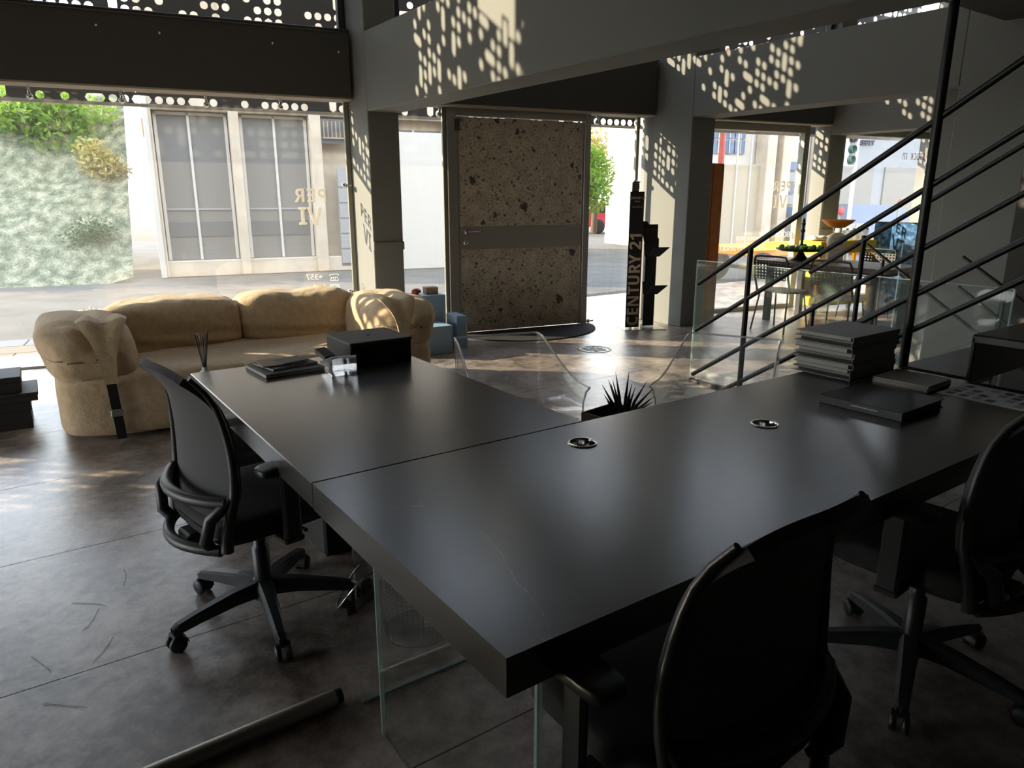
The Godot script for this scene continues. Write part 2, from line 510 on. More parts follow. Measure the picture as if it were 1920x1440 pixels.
func room() -> void:
	# floor of large slabs, recessed joints
	var fl := thing("floor", "grey brown stone slab floor with fine joints", "floor", Transform3D.IDENTITY, "", "structure")
	bxpart("screed", Vector3(3.1, -0.075, -3.0), Vector3(17.2, 0.11, 11.4), M.rubber, fl, 0.0)
	var tw := 2.94
	var td := 0.98
	var proto: MeshInstance3D = null
	for j in 12:
		var zc := -2.46 + td * 0.5 + td * (j - 6)
		for i in 6:
			var xc := -2.67 + tw * (i - 0.0)
			var at := Transform3D(Basis.IDENTITY, Vector3(xc, -0.01, zc))
			if proto == null:
				var st := stool(); bx(st, Vector3.ZERO, Vector3(tw - 0.0025, 0.02, td - 0.0025), 0.001)
				proto = part("tile", st, M.floor, fl); proto.transform = at
			else: share("tile", proto, at, fl)
	var ce := structure("ceiling", M.upper_white, [span(-6.6, 14.0, 5.55, 5.75, -0.05, 13.0)], "high white ceiling above the upper windows", "ceiling")
	ce.transform = FT
	structure("wall_left", M.wall, [span(-5.5, -5.3, 2.4, 5.55, -8.75, 2.6), span(-5.5, -5.3, 0, 2.4, -8.75, -7.2), span(-5.5, -5.3, 0, 2.4, -2.5, 2.6)], "grey side wall with a long shop window left of the sofa", "wall")
	var wl := thing("window_11", "long glass shop window in the left side wall", "window", Transform3D.IDENTITY, "", "structure")
	bxpart("pane", Vector3(-5.4, 1.2, -4.85), Vector3(0.01, 2.4, 4.7), M.pane_clean, wl, 0.0)
	structure("wall_back", M.wall, [span(-5.5, 6.42, 0, 5.55, 2.4, 2.6)], "grey wall behind the desks", "wall")
	structure("wall_right", M.wall, [span(6.42, 6.62, 0, 5.55, -2.98, 2.4)], "smooth dark grey wall behind the staircase", "wall")
	structure("wall_far", M.wall, [span(6.62, 11.7, 0, 5.55, -3.18, -2.98)], "grey wall closing the dining area", "wall")
	structure("wall_end", M.wall, [span(11.45, 11.75, 0, 5.55, -5.75, -3.18)], "grey end wall beside the dining area window", "wall")
	structure("mezzanine", M.black_paint, [span(-5.3, 3.3, 2.77, 3.0, -2.72, 2.4), span(4.6, 6.42, 2.77, 3.0, -2.72, 2.4), span(3.3, 4.6, 2.77, 3.0, 0.5, 2.4)], "dark upper floor slab over the desks with stair opening", "slab")
	# beams and pillars
	structure("ceiling_beam", M.wall, [span(2.98, 3.30, 2.265, 2.95, -6.62, 2.4)], "long grey beam running from the sofa window pillar", "beam")
	structure("ceiling_beam", M.wall, [span(6.42, 6.80, 2.34, 2.95, -5.72, -2.98)], "grey beam running into the stair wall", "beam")
	structure("ceiling_beam", M.wall, [span(9.18, 9.5, 2.28, 2.85, -5.78, -3.18)], "short grey beam above the dining table", "beam")
	structure("pillar", M.wall, [span(2.98, 3.30, 0, 5.55, -7.12, -6.62), span(2.975, 3.305, 0.98, 1.06, -6.63, -6.60), ], "grey pillar between the sofa window and the stone door", "pillar")
	structure("pillar", M.wall, [span(6.42, 6.80, 0, 5.55, -6.17, -5.72), span(6.432, 6.80, 0, 5.55, -6.5, -6.17)], "grey pillar behind the leaflet stand", "pillar")
	structure("pillar", M.wall, [span(9.18, 9.5, 0, 5.55, -6.02, -5.78), span(9.175, 9.505, 0.98, 1.06, -5.79, -5.76)], "grey pillar between the two dining area windows", "pillar")
	structure("wall_bounce", M.upper_white, [span(-5.3, 6.42, 3.0, 5.55, -2.72, -2.6)], "unseen white partition added above the desks to bounce light down", "wall")  # added out of view as a reflector for sofa and door
	structure("wall_light_block", M.black_paint, [span(-1.72, -1.6, 0, 2.77, -2.3, 2.4)], "unseen dark partition added left of the long desk to block light", "wall")  # added out of view to shade the chairs from the left window
	var dr := thing("door_2", "dark panel in the stair wall in place of a dark doorway", "door", Transform3D(Basis.IDENTITY, Vector3(6.42, 0, -1.95)), "", "structure")
	bxpart("leaf", Vector3(-0.012, 1.0, 0), Vector3(0.03, 2.0, 0.95), M.black_paint, dr, 0.004)  # flat dark panel stands in for the darkness of an opening

func fbox(s0: float, s1: float, y0: float, y1: float, d0: float, d1: float) -> Array:
	return span(s0, s1, y0, y1, d0, d1)

func front_part(called: String, list: Array, m: Material, parent: Node3D, bev := 0.004, label := "") -> MeshInstance3D:
	var st := stool()
	for b in list: bx(st, b[0], b[1], bev)
	return part(called, st, m, parent, label)

func front() -> void:
	# dark header boards with a paler underside
	var n := 1
	for h in [[-1.35, 3.03, "wide black header board above the sofa window with steel bolts"], [3.36, 6.53, "black header board above the stone door"], [6.92, 9.33, "black header board above the window beside the orange cabinet"], [9.67, 11.7, "black header board above the window by the blue panel"]]:
		var o := thing("trim_%d" % n, h[2], "header", FT, "", "structure")
		front_part("board", [fbox(h[0], h[1], 2.402, 2.98, -0.05, 0.20)], M.black_paint, o)
		front_part("underside", [fbox(h[0], h[1], 2.385, 2.402, -0.05, 0.20)], M.soffit, o, 0.002)
		front_part("moulding", [fbox(h[0], h[1], 2.965, 3.0, 0.02, 0.225)], M.frame_black, o, 0.008)
		if n == 1:
			for b in [[0.95, 2.86], [1.42, 2.84], [2.34, 2.83], [2.93, 2.80]]:
				var st := stool()
				lathe(st, [Vector2(0.012, 0), Vector2(0.012, 0.008), Vector2(0.006, 0.012), Vector2(0, 0.012)], 12, Transform3D(Basis(Vector3.RIGHT, PI / 2), Vector3(b[0], b[1], 0.20)))
				part("bolt", st, M.chrome, o)
		n += 1
	# unseen bay on the left, made solid to block sun; glass further left
	var ob := thing("wall_front", "unseen grey wall bay left of the sofa window, made solid to block sun", "wall", FT, "", "structure")
	front_part("panel", [fbox(-3.4, -1.75, 0.0, 2.385, -0.05, 0.2), fbox(-5.6, -1.35, 2.385, 3.0, -0.05, 0.2), fbox(-5.6, -1.0, 3.0, 5.35, -0.05, 0.2)], M.wall, ob)
	front_part("upper_band", [fbox(-5.6, 11.9, 5.35, 5.55, -0.05, 0.2)], M.wall, ob)
	front_part("low_pane", [fbox(-5.6, -3.4, 0, 2.385, -0.005, 0.005)], M.pane, ob, 0.0)
	# big glass fronts
	var w1 := thing("window_1", "large frameless dusty shop window behind the beige sofa", "window", FT, "", "structure")
	front_part("pane", [fbox(-1.75, 3.03, 0.01, 2.39, -0.005, 0.005)], M.pane, w1, 0.0)
	front_part("floor_channel", [fbox(-1.75, 3.03, 0.0, 0.02, -0.03, 0.03)], M.steel, w1, 0.002)
	front_part("edge_profile", [fbox(2.985, 3.03, 0.0, 2.385, -0.02, 0.02)], M.alu, w1, 0.003)
	for c in [[0.38, 2.31], [1.06, 2.31], [1.74, 2.31], [2.39, 2.32]]: clip(Vector3(c[0], c[1], 0.02), w1)
	side_clip(Vector3(3.0, 1.60, 0.02), w1); side_clip(Vector3(3.0, 0.54, 0.02), w1)
	var back := Basis(Vector3.UP, PI)   # lettering is read from the street
	phone_icon(w1, Vector3(2.80, 0.69, -0.007)); mail_icon(w1, Vector3(2.80, 0.585, -0.007))
	letters("lettering", "+357", 0.055, M.vinyl, w1, Transform3D(back, Vector3(2.60, 0.70, -0.007)))
	letters("lettering", "info", 0.075, M.vinyl, w1, Transform3D(back, Vector3(2.62, 0.58, -0.007)))
	letters("lettering", "other...", 0.075, M.vinyl, w1, Transform3D(back, Vector3(0.52, 0.48, -0.007)))
	letters("lettering", "PER", 0.13, M.vinyl_faint, w1, Transform3D(back, Vector3(2.62, 1.50, -0.007)), true)
	letters("lettering", "VI", 0.17, M.vinyl_faint, w1, Transform3D(back, Vector3(2.60, 1.30, -0.007)), true)
	# entrance bay: side glass, stone door, side glass
	var w2 := thing("window_2", "narrow glass pane between pillar and stone door above blue boxes", "window", FT, "", "structure")
	front_part("pane", [fbox(3.36, 4.03, 0.01, 2.39, -0.005, 0.005)], M.pane, w2, 0.0)
	front_part("edge_profile", [fbox(4.0, 4.04, 0.0, 2.385, -0.02, 0.02)], M.alu, w2, 0.003)
	clip(Vector3(3.97, 2.32, 0.02), w2)
	var w3 := thing("window_3", "narrow glass pane between stone door and leaflet stand", "window", FT, "", "structure")
	front_part("pane", [fbox(5.77, 6.53, 0.01, 2.39, -0.005, 0.005)], M.pane_clean, w3, 0.0)
	front_part("edge_profile", [fbox(6.40, 6.44, 0.0, 2.385, -0.02, 0.03)], M.alu, w3, 0.003)
	clip(Vector3(5.86, 2.32, 0.02), w3); side_clip(Vector3(6.45, 1.66, 0.03), w3); side_clip(Vector3(6.45, 0.52, 0.03), w3); side_clip(Vector3(5.86, 0.03, 0.02), w3)
	# framed windows of the dining area
	var w4 := thing("window_4", "aluminium framed shop window beside the orange cabinet", "window", FT, "", "structure")
	frame_window(w4, 6.92, 9.10, 0.0, 2.385, 0.09, M.alu, M.pane)
	letters("lettering", "BOOK NOW", 0.075, M.vinyl, w4, Transform3D(back, Vector3(8.72, 0.99, -0.03)))
	letters("lettering", "DESIGN & SHOP", 0.05, M.vinyl, w4, Transform3D(back, Vector3(8.30, 0.95, -0.03)))
	letters("lettering", "+357 99 205087", 0.06, M.vinyl, w4, Transform3D(back, Vector3(8.09, 0.83, -0.03)))
	letters("lettering", "PER", 0.13, M.vinyl_faint, w4, Transform3D(back, Vector3(8.78, 1.62, -0.03)), true)
	letters("lettering", "VI", 0.17, M.vinyl_faint, w4, Transform3D(back, Vector3(8.76, 1.42, -0.03)), true)
	var w5 := thing("window_5", "aluminium framed shop window behind the blue panel", "window", FT, "", "structure")
	frame_window(w5, 9.67, 11.62, 0.0, 2.385, 0.09, M.alu, M.pane)
	var thin := back.scaled(Vector3(0.72, 1, 1))
	for l in [["S", 11.45, "vinyl_red"], ["TOC", 11.325, "vinyl_dark"], ["K", 11.20, "vinyl_red"], ["IT!", 11.05, "vinyl_dark"]]:
		letters("lettering", l[0], 0.095, M[l[2]], w5, Transform3D(thin, Vector3(l[1], 2.05, -0.03)))
	letters("lettering", "MORE ITEMS", 0.085, M.vinyl, w5, Transform3D(thin, Vector3(10.22, 1.07, -0.03)), true)
	# upper windows behind the perforated screens
	var k := 6
	for u in [[-1.0, 3.03, 2.98, "black framed upper window above the sofa"], [3.52, 6.53, 2.98, "black framed upper window above the stone door"], [6.92, 9.33, 2.98, "black framed upper window above the orange cabinet"], [9.67, 11.7, 2.98, "black framed upper window above the blue panel"]]:
		var w := thing("window_%d" % k, u[3], "window", FT, "", "structure")
		frame_window(w, u[0], u[1], u[2], 5.35, 0.055, M.frame_black, M.pane_clean)
		k += 1
	# the stone door
	var d := thing("door_1", "tall entrance door of grey brown pebble stone with steel band", "door", FT, "", "structure")
	front_part("frame", [fbox(4.04, 4.15, 0, 2.385, -0.04, 0.05), fbox(5.69, 5.77, 0, 2.385, -0.04, 0.05), fbox(4.15, 5.69, 2.31, 2.385, -0.04, 0.05)], M.steel, d, 0.004)
	front_part("leaf", [fbox(4.165, 5.675, 0.012, 2.30, -0.035, 0.03)], M.stone, d, 0.003)
	front_part("steel_band", [fbox(4.17, 5.67, 0.93, 1.175, 0.029, 0.036)], M.steel, d, 0.002)
	front_part("edge_strip", [fbox(4.155, 4.175, 0.012, 2.30, 0.0, 0.034), fbox(5.665, 5.685, 0.012, 2.30, 0.0, 0.034)], M.steel, d, 0.002)
	front_part("hinge", [fbox(4.12, 4.175, 2.16, 2.27, 0.03, 0.06)], M.black_paint, d, 0.004)
	var hs := stool()
	lathe(hs, [Vector2(0, 0.0), Vector2(0.026, 0.0), Vector2(0.026, 0.012), Vector2(0.012, 0.014), Vector2(0.012, 0.05)], 18, Transform3D(Basis(Vector3.RIGHT, PI / 2), Vector3(4.24, 1.12, 0.036)))
	tube(hs, [Vector3(4.24, 1.12, 0.082), Vector3(4.27, 1.12, 0.088), Vector3(4.38, 1.12, 0.088)], 0.010, 10)
	part("handle", hs, M.chrome, d)
	var ks := stool()
	lathe(ks, [Vector2(0, 0.012), Vector2(0.012, 0.012), Vector2(0.026, 0.008), Vector2(0.028, 0.0)], 18, Transform3D(Basis(Vector3.RIGHT, PI / 2), Vector3(4.235, 1.00, 0.036)))
	part("lock_rosette", ks, M.chrome, d)

func clip(at: Vector3, parent: Node3D) -> void:
	var st := stool()
	tube(st, [at + Vector3(0, 0.07, 0), at + Vector3(0, 0.02, 0.01), at + Vector3(0, 0, 0.0)], 0.012, 8)
	lathe(st, [Vector2(0, 0.03), Vector2(0.022, 0.028), Vector2(0.026, 0.015), Vector2(0.026, 0), Vector2(0, 0)], 14, Transform3D(Basis(Vector3.RIGHT, PI / 2), at + Vector3(0, -0.01, -0.012)))
	part("glass_clip", st, M.chrome, parent)

func side_clip(at: Vector3, parent: Node3D) -> void:
	var st := stool()
	rod(st, at + Vector3(-0.05, 0, 0), at + Vector3(0.02, 0, 0), 0.012, 8)
	lathe(st, [Vector2(0, 0.03), Vector2(0.022, 0.028), Vector2(0.026, 0.015), Vector2(0.026, 0), Vector2(0, 0)], 14, Transform3D(Basis(Vector3.RIGHT, PI / 2), at + Vector3(-0.05, 0, -0.012)))
	part("glass_clip", st, M.chrome, parent)

func frame_window(w: Node3D, s0: float, s1: float, y0: float, y1: float, f: float, fm: Material, pm: Material) -> void:
	front_part("frame", [fbox(s0, s0 + f, y0, y1, -0.05, 0.05), fbox(s1 - f, s1, y0, y1, -0.05, 0.05), fbox(s0 + f, s1 - f, y1 - f, y1, -0.05, 0.05), fbox(s0 + f, s1 - f, y0, y0 + minf(f, 0.055), -0.05, 0.05)], fm, w)
	front_part("pane", [fbox(s0 + f, s1 - f, y0 + minf(f, 0.055), y1 - f, -0.03, -0.02)], pm, w, 0.0)

func phone_icon(w: Node3D, at: Vector3) -> void:
	var st := stool()
	var ring := func(c: Vector3, r: float):
		for k in 20:
			var a := TAU * k / 20.0
			var b := TAU * (k + 1) / 20.0
			rod(st, c + Vector3(cos(a), sin(a), 0) * r, c + Vector3(cos(b), sin(b), 0) * r, 0.0025, 5)
	ring.call(at + Vector3(0, -0.012, 0), 0.012)
	for l in [[[-0.04, -0.035], [-0.03, 0.0]], [[-0.03, 0.0], [0.03, 0.0]], [[0.03, 0.0], [0.04, -0.035]], [[0.04, -0.035], [-0.04, -0.035]], [[-0.045, 0.012], [-0.04, 0.03]], [[-0.04, 0.03], [0.04, 0.03]], [[0.04, 0.03], [0.045, 0.012]]]:
		rod(st, at + Vector3(l[0][0], l[0][1], 0), at + Vector3(l[1][0], l[1][1], 0), 0.0028, 5)
	part("phone_icon", st, M.vinyl, w)

func mail_icon(w: Node3D, at: Vector3) -> void:
	var st := stool()
	for l in [[[-0.042, -0.028], [0.042, -0.028]], [[0.042, -0.028], [0.042, 0.028]], [[0.042, 0.028], [-0.042, 0.028]], [[-0.042, 0.028], [-0.042, -0.028]], [[-0.042, 0.028], [0, 0]], [[0, 0], [0.042, 0.028]], [[-0.042, -0.028], [-0.012, 0.008]], [[0.042, -0.028], [0.012, 0.008]]]:
		rod(st, at + Vector3(l[0][0], l[0][1], 0), at + Vector3(l[1][0], l[1][1], 0), 0.0028, 5)
	part("mail_icon", st, M.vinyl, w)

# ---------- perforated screens ----------
func hash2(a: int, b: int) -> float:
	var h: int = (a * 374761393 + b * 668265263) & 0x7fffffff
	h = ((h ^ (h >> 13)) * 1274126177) & 0x7fffffff
	return float((h ^ (h >> 16)) & 0xffff) / 65535.0

func hole_cell(st: SurfaceTool, c: Vector2, w: float, h: float, z: float, th: float, r: float) -> void:
	var ang := []
	for k in 12: ang.append(TAU * k / 12.0)
	for s in [[1, 1], [-1, 1], [-1, -1], [1, -1]]: ang.append(fposmod(atan2(h * s[1], w * s[0]), TAU))
	ang.sort()
	var half := Vector2(maxf(w, h) - minf(w, h), 0) * 0.5
	if h > w: half = Vector2(0, half.x)
	var inn := []
	var outr := []
	for a in ang:
		var d := Vector2(cos(a), sin(a))
		var e := minf((w * 0.5) / maxf(absf(d.x), 1e-6), (h * 0.5) / maxf(absf(d.y), 1e-6))
		outr.append(c + d * e)
		# edge of the round or long hole along this ray
		var lo := 0.0
		var hi := e
		for it in 14:
			var m := (lo + hi) * 0.5
			var p := d * m
			var q := p - p.clamp(-half, half)
			if q.length() < r: lo = m
			else: hi = m
		inn.append(c + d * lo)
	for k in ang.size():
		var k2: int = (k + 1) % ang.size()
		if inn[k].distance_to(inn[k2]) < 1e-5: continue
		for s in [0.0, th]:
			quad(st, Vector3(inn[k].x, inn[k].y, z + s), Vector3(outr[k].x, outr[k].y, z + s), Vector3(outr[k2].x, outr[k2].y, z + s), Vector3(inn[k2].x, inn[k2].y, z + s))
		quad(st, Vector3(inn[k].x, inn[k].y, z), Vector3(inn[k2].x, inn[k2].y, z), Vector3(inn[k2].x, inn[k2].y, z + th), Vector3(inn[k].x, inn[k].y, z + th))

func screens() -> void:
	var p := 0.1
	var D := -0.82
	for pn in [[-80, -10, "perforated dark metal sunscreen outside the bay left of the sofa"], [-10, 33, "perforated dark metal sunscreen outside the upper window above the sofa"], [33, 69, "perforated dark metal sunscreen outside the upper window above the stone door"], [69, 120, "perforated dark metal sunscreen outside the dining area windows"]]:
		var st := stool()
		var used := {}
		for j in 37:
			for i in range(pn[0], pn[1]):
				if used.has(Vector2i(i, j)): continue
				var x: float = (i + 0.5) * p
				var y: float = 2.36 + (j + 0.5) * p
				if x > -2.0 and x < -1.4 and y > 4.86 and y < 5.16: continue      # opening cut to throw the bright sun patch on the beam
				var f := hash2(i, j)
				var solid: bool = f > 0.56 or (x > -0.15 and x < 2.6 and y > 3.5)  # area left without holes to keep sun off the beam near the pillar
				if solid:
					var a := Vector2(x - p / 2, y - p / 2)
					for s in [0.0, 0.004]:
						quad(st, Vector3(a.x, a.y, D + s), Vector3(a.x + p, a.y, D + s), Vector3(a.x + p, a.y + p, D + s), Vector3(a.x, a.y + p, D + s))
					continue
				if f < 0.05 and j < 36 and not used.has(Vector2i(i, j + 1)):
					used[Vector2i(i, j + 1)] = true
					hole_cell(st, Vector2(x, y + p / 2), p, p * 2, D, 0.004, 0.037)
				elif f < 0.09 and i < pn[1] - 1 and not used.has(Vector2i(i + 1, j)):
					used[Vector2i(i + 1, j)] = true
					hole_cell(st, Vector2(x + p / 2, y), p * 2, p, D, 0.004, 0.037)
				else: hole_cell(st, Vector2(x, y), p, p, D, 0.004, 0.037)
		var o := thing("perforated_screen", pn[2], "screen", FT, "perforated screens on the front")
		part("sheet", st, M.screen, o)
		var fr := stool()
		bx(fr, Vector3((pn[0] + pn[1]) * p / 2, 2.355, D + 0.01), Vector3((pn[1] - pn[0]) * p - 0.01, 0.03, 0.04), 0.003)
		part("bottom_rail", fr, M.soffit, o)

# ---------- outside ----------
func leaf_cloud(st: SurfaceTool, c: Vector3, r: Vector3, n: int, size: float) -> void:
	st.set_smooth_group(-1)
	for k in n:
		var d := Vector3(rng.randfn(), rng.randfn(), rng.randfn()).normalized() * pow(rng.randf(), 0.4)
		var p := c + d * r
		var a := Vector3(rng.randfn(), rng.randfn(), rng.randfn()).normalized()
		var b := a.cross(Vector3(rng.randfn(), rng.randfn(), rng.randfn()).normalized()).normalized()
		var s := size * rng.randf_range(0.6, 1.3)
		quad(st, p - a * s, p - b * s * 0.4, p + a * s, p + b * s * 0.4)

func tree(label: String, at: Vector3, h: float, r: Vector3, n: int, m: Material, size := 0.09, called := "tree") -> void:
	var o := thing(called, label, "tree" if called == "tree" else "bush", Transform3D(Basis.IDENTITY, at), "plants across the street")
	if h > 0.3:
		var st := stool()
		tube(st, [Vector3.ZERO, Vector3(0.05, h * 0.5, 0.03), Vector3(0, h, 0)], [0.14, 0.10, 0.05], 8)
		for k in 4:
			var a := k * 1.7
			tube(st, [Vector3(0.02, h * 0.6, 0), Vector3(cos(a) * r.x * 0.4, h + r.y * 0.1, sin(a) * r.z * 0.4)], [0.06, 0.02], 6)
		part("trunk", st, M.bark, o)
	var fs := stool()
	for k in 7:
		var off := Vector3(rng.randf_range(-0.5, 0.5) * r.x, rng.randf_range(-0.35, 0.45) * r.y, rng.randf_range(-0.5, 0.5) * r.z)
		leaf_cloud(fs, Vector3(0, h, 0) + off, r * 0.6, n / 7, size)
	part("foliage", fs, m, o)

func street() -> void:
	rng.seed = 19
	var pav := thing("pavement", "sunlit beige paving slabs along the shop front", "pavement", FT, "", "structure")
	front_part("bed", [fbox(-14, 32, -0.12, -0.035, -1.62, -0.05)], M.earth, pav, 0.0)
	var proto: MeshInstance3D = null
	var proto2: MeshInstance3D = null
	for j in 4:
		for i in 46:
			var at := Transform3D(Basis.IDENTITY, Vector3(-8.0 + i * 0.6 + (0.3 if j % 2 else 0.0), -0.03, -0.25 - j * 0.4))
			if j == 3:
				if proto2 == null:
					var st := stool(); bx(st, Vector3.ZERO, Vector3(0.592, 0.05, 0.392), 0.006)
					proto2 = part("kerb_slab", st, M.paving_grey, pav); proto2.transform = at
				else: share("kerb_slab", proto2, at, pav)
			elif proto == null:
				var st := stool(); bx(st, Vector3.ZERO, Vector3(0.592, 0.05, 0.392), 0.006)
				proto = part("paving_slab", st, M.paving, pav); proto.transform = at
			else: share("paving_slab", proto, at, pav)
	var rd := stool()
	bx(rd, Vector3(9, -0.21, -12.0), Vector3(90, 0.16, 21.0), 0.0)
	var ro := part("road", rd, M.asphalt, self); ro.transform = FT
	tag(ro, "pale grey asphalt road outside the windows", "road", "", "structure")
	var sd := stool()
	bx(sd, Vector3(-26.0, -0.2, -1.0), Vector3(41.0, 0.16, 22.0), 0.0)
	var so := part("side_street", sd, M.asphalt, self)
	tag(so, "pale asphalt side street left of the shop", "road", "", "structure")
	shop_building()
	right_building()
	trailer()
	# the grassy bank and its bushes on the left
	var noise := FastNoiseLite.new()
	noise.seed = 4; noise.frequency = 0.35; noise.fractal_octaves = 3
	var bk := stool()
	bk.set_smooth_group(1)
	var f := func(i: int, j: int) -> Vector3:
		var s := -16.0 + i * 0.5
		var d := 8.2 + j * 0.5
		return Vector3(s, minf(4.2, maxf(0.0, (d - 8.4) * 0.72)) - 0.12 + noise.get_noise_2d(s, d) * 0.3, -d)
	for j in 18:
		for i in 33:
			quad(bk, f.call(i, j), f.call(i + 1, j), f.call(i + 1, j + 1), f.call(i, j + 1))
	var bo := part("hillside", bk, M.earth, self); bo.transform = FT
	tag(bo, "grassy bank rising across the street left of the cream building", "hillside", "", "structure")
	var grown := [Vector2(-0.9, 12.6), Vector2(-3.3, 13.2), Vector2(0.1, 11.2), Vector2(-6.8, 14.2)]
	for k in 60:
		var s := rng.randf_range(-7.5, 0.2)
		var d := rng.randf_range(8.9, 13.6)
		if grown.size() > 24 or grown.any(func(g): return g.distance_to(Vector2(s, d)) < (2.0 if grown.find(g) < 4 and grown.find(g) != 2 else 1.15)): continue
		grown.append(Vector2(s, d))
		var y := minf(4.2, (d - 8.4) * 0.72)
		tree("low scrub bush growing on the bank across the street", FT * Vector3(s, y - 0.1, -d), 0.12, Vector3(0.60, 0.40, 0.55), 700, M.leaf_deep if k % 3 else M.leaf_dry, 0.05, "bush")
	tree("bright green leafy tree on the bank beside the cream building", FT * Vector3(-0.9, 2.2, -12.6), 0.8, Vector3(1.4, 0.9, 1.0), 4500, M.leaf)
	tree("dark green tree on the bank left of the bright green tree", FT * Vector3(-3.3, 2.4, -13.2), 0.7, Vector3(1.8, 1.0, 1.1), 5000, M.leaf_deep)
	tree("yellowish dry shrub against the side of the cream building", FT * Vector3(0.1, 1.3, -11.2), 0.9, Vector3(0.6, 0.6, 0.6), 1500, M.leaf_dry, 0.06)
	tree("dark tree at the far end of the bank", FT * Vector3(-6.8, 2.6, -14.2), 0.8, Vector3(2.0, 1.1, 1.2), 4500, M.leaf_deep)
	tree("green street tree seen beside the stone door", FT * Vector3(12.1, 0, -11.0), 1.9, Vector3(1.15, 1.15, 1.0), 5000, M.leaf)
	tree("pale tree behind the street tree beside the stone door", FT * Vector3(17.2, 0, -19.0), 3.0, Vector3(2.2, 1.6, 1.4), 3500, M.leaf_dry)
	parked_car("small red car parked far beyond the stone door side pane", Vector3(19.3, -0.12, -21.0), M.vinyl_red)
	# red post and traffic light by the crossing
	var rp := thing("red_post", "tall rusty red post across from the orange cabinet", "post", Transform3D(FT.basis, FT * Vector3(13.74, -0.12, -7.2)))
	var st := stool()
	tube(st, [Vector3.ZERO, Vector3(0, 2.0, 0), Vector3(0, 5.0, 0)], [0.09, 0.08, 0.06], 12)
	part("shaft", st, M.red_paint, rp)
	var bs := stool(); lathe(bs, [Vector2(0.16, 0), Vector2(0.16, 0.06), Vector2(0.1, 0.12)], 14); part("foot", bs, M.red_paint, rp)
	traffic_light()
	for r in [[16.95, 1.12, -6.3, "round red road sign beside the traffic light"], [18.6, 1.30, -5.9, "round red road sign far right of the traffic light"]]:
		var o := thing("road_sign", r[3], "sign", Transform3D(FT.basis, FT * Vector3(r[0], -0.12, r[2])), "red road signs")
		var q := stool(); rod(q, Vector3.ZERO, Vector3(0, r[1] + 0.2, 0), 0.022, 8); part("post", q, M.alu, o)
		var dq := stool()
		lathe(dq, [Vector2(0, 0.01), Vector2(0.115, 0.01), Vector2(0.115, 0), Vector2(0, 0)], 20, Transform3D(Basis(Vector3.RIGHT, PI / 2), Vector3(0, r[1] + 0.12, 0.03)))
		part("disc", dq, M.vinyl_red, o)

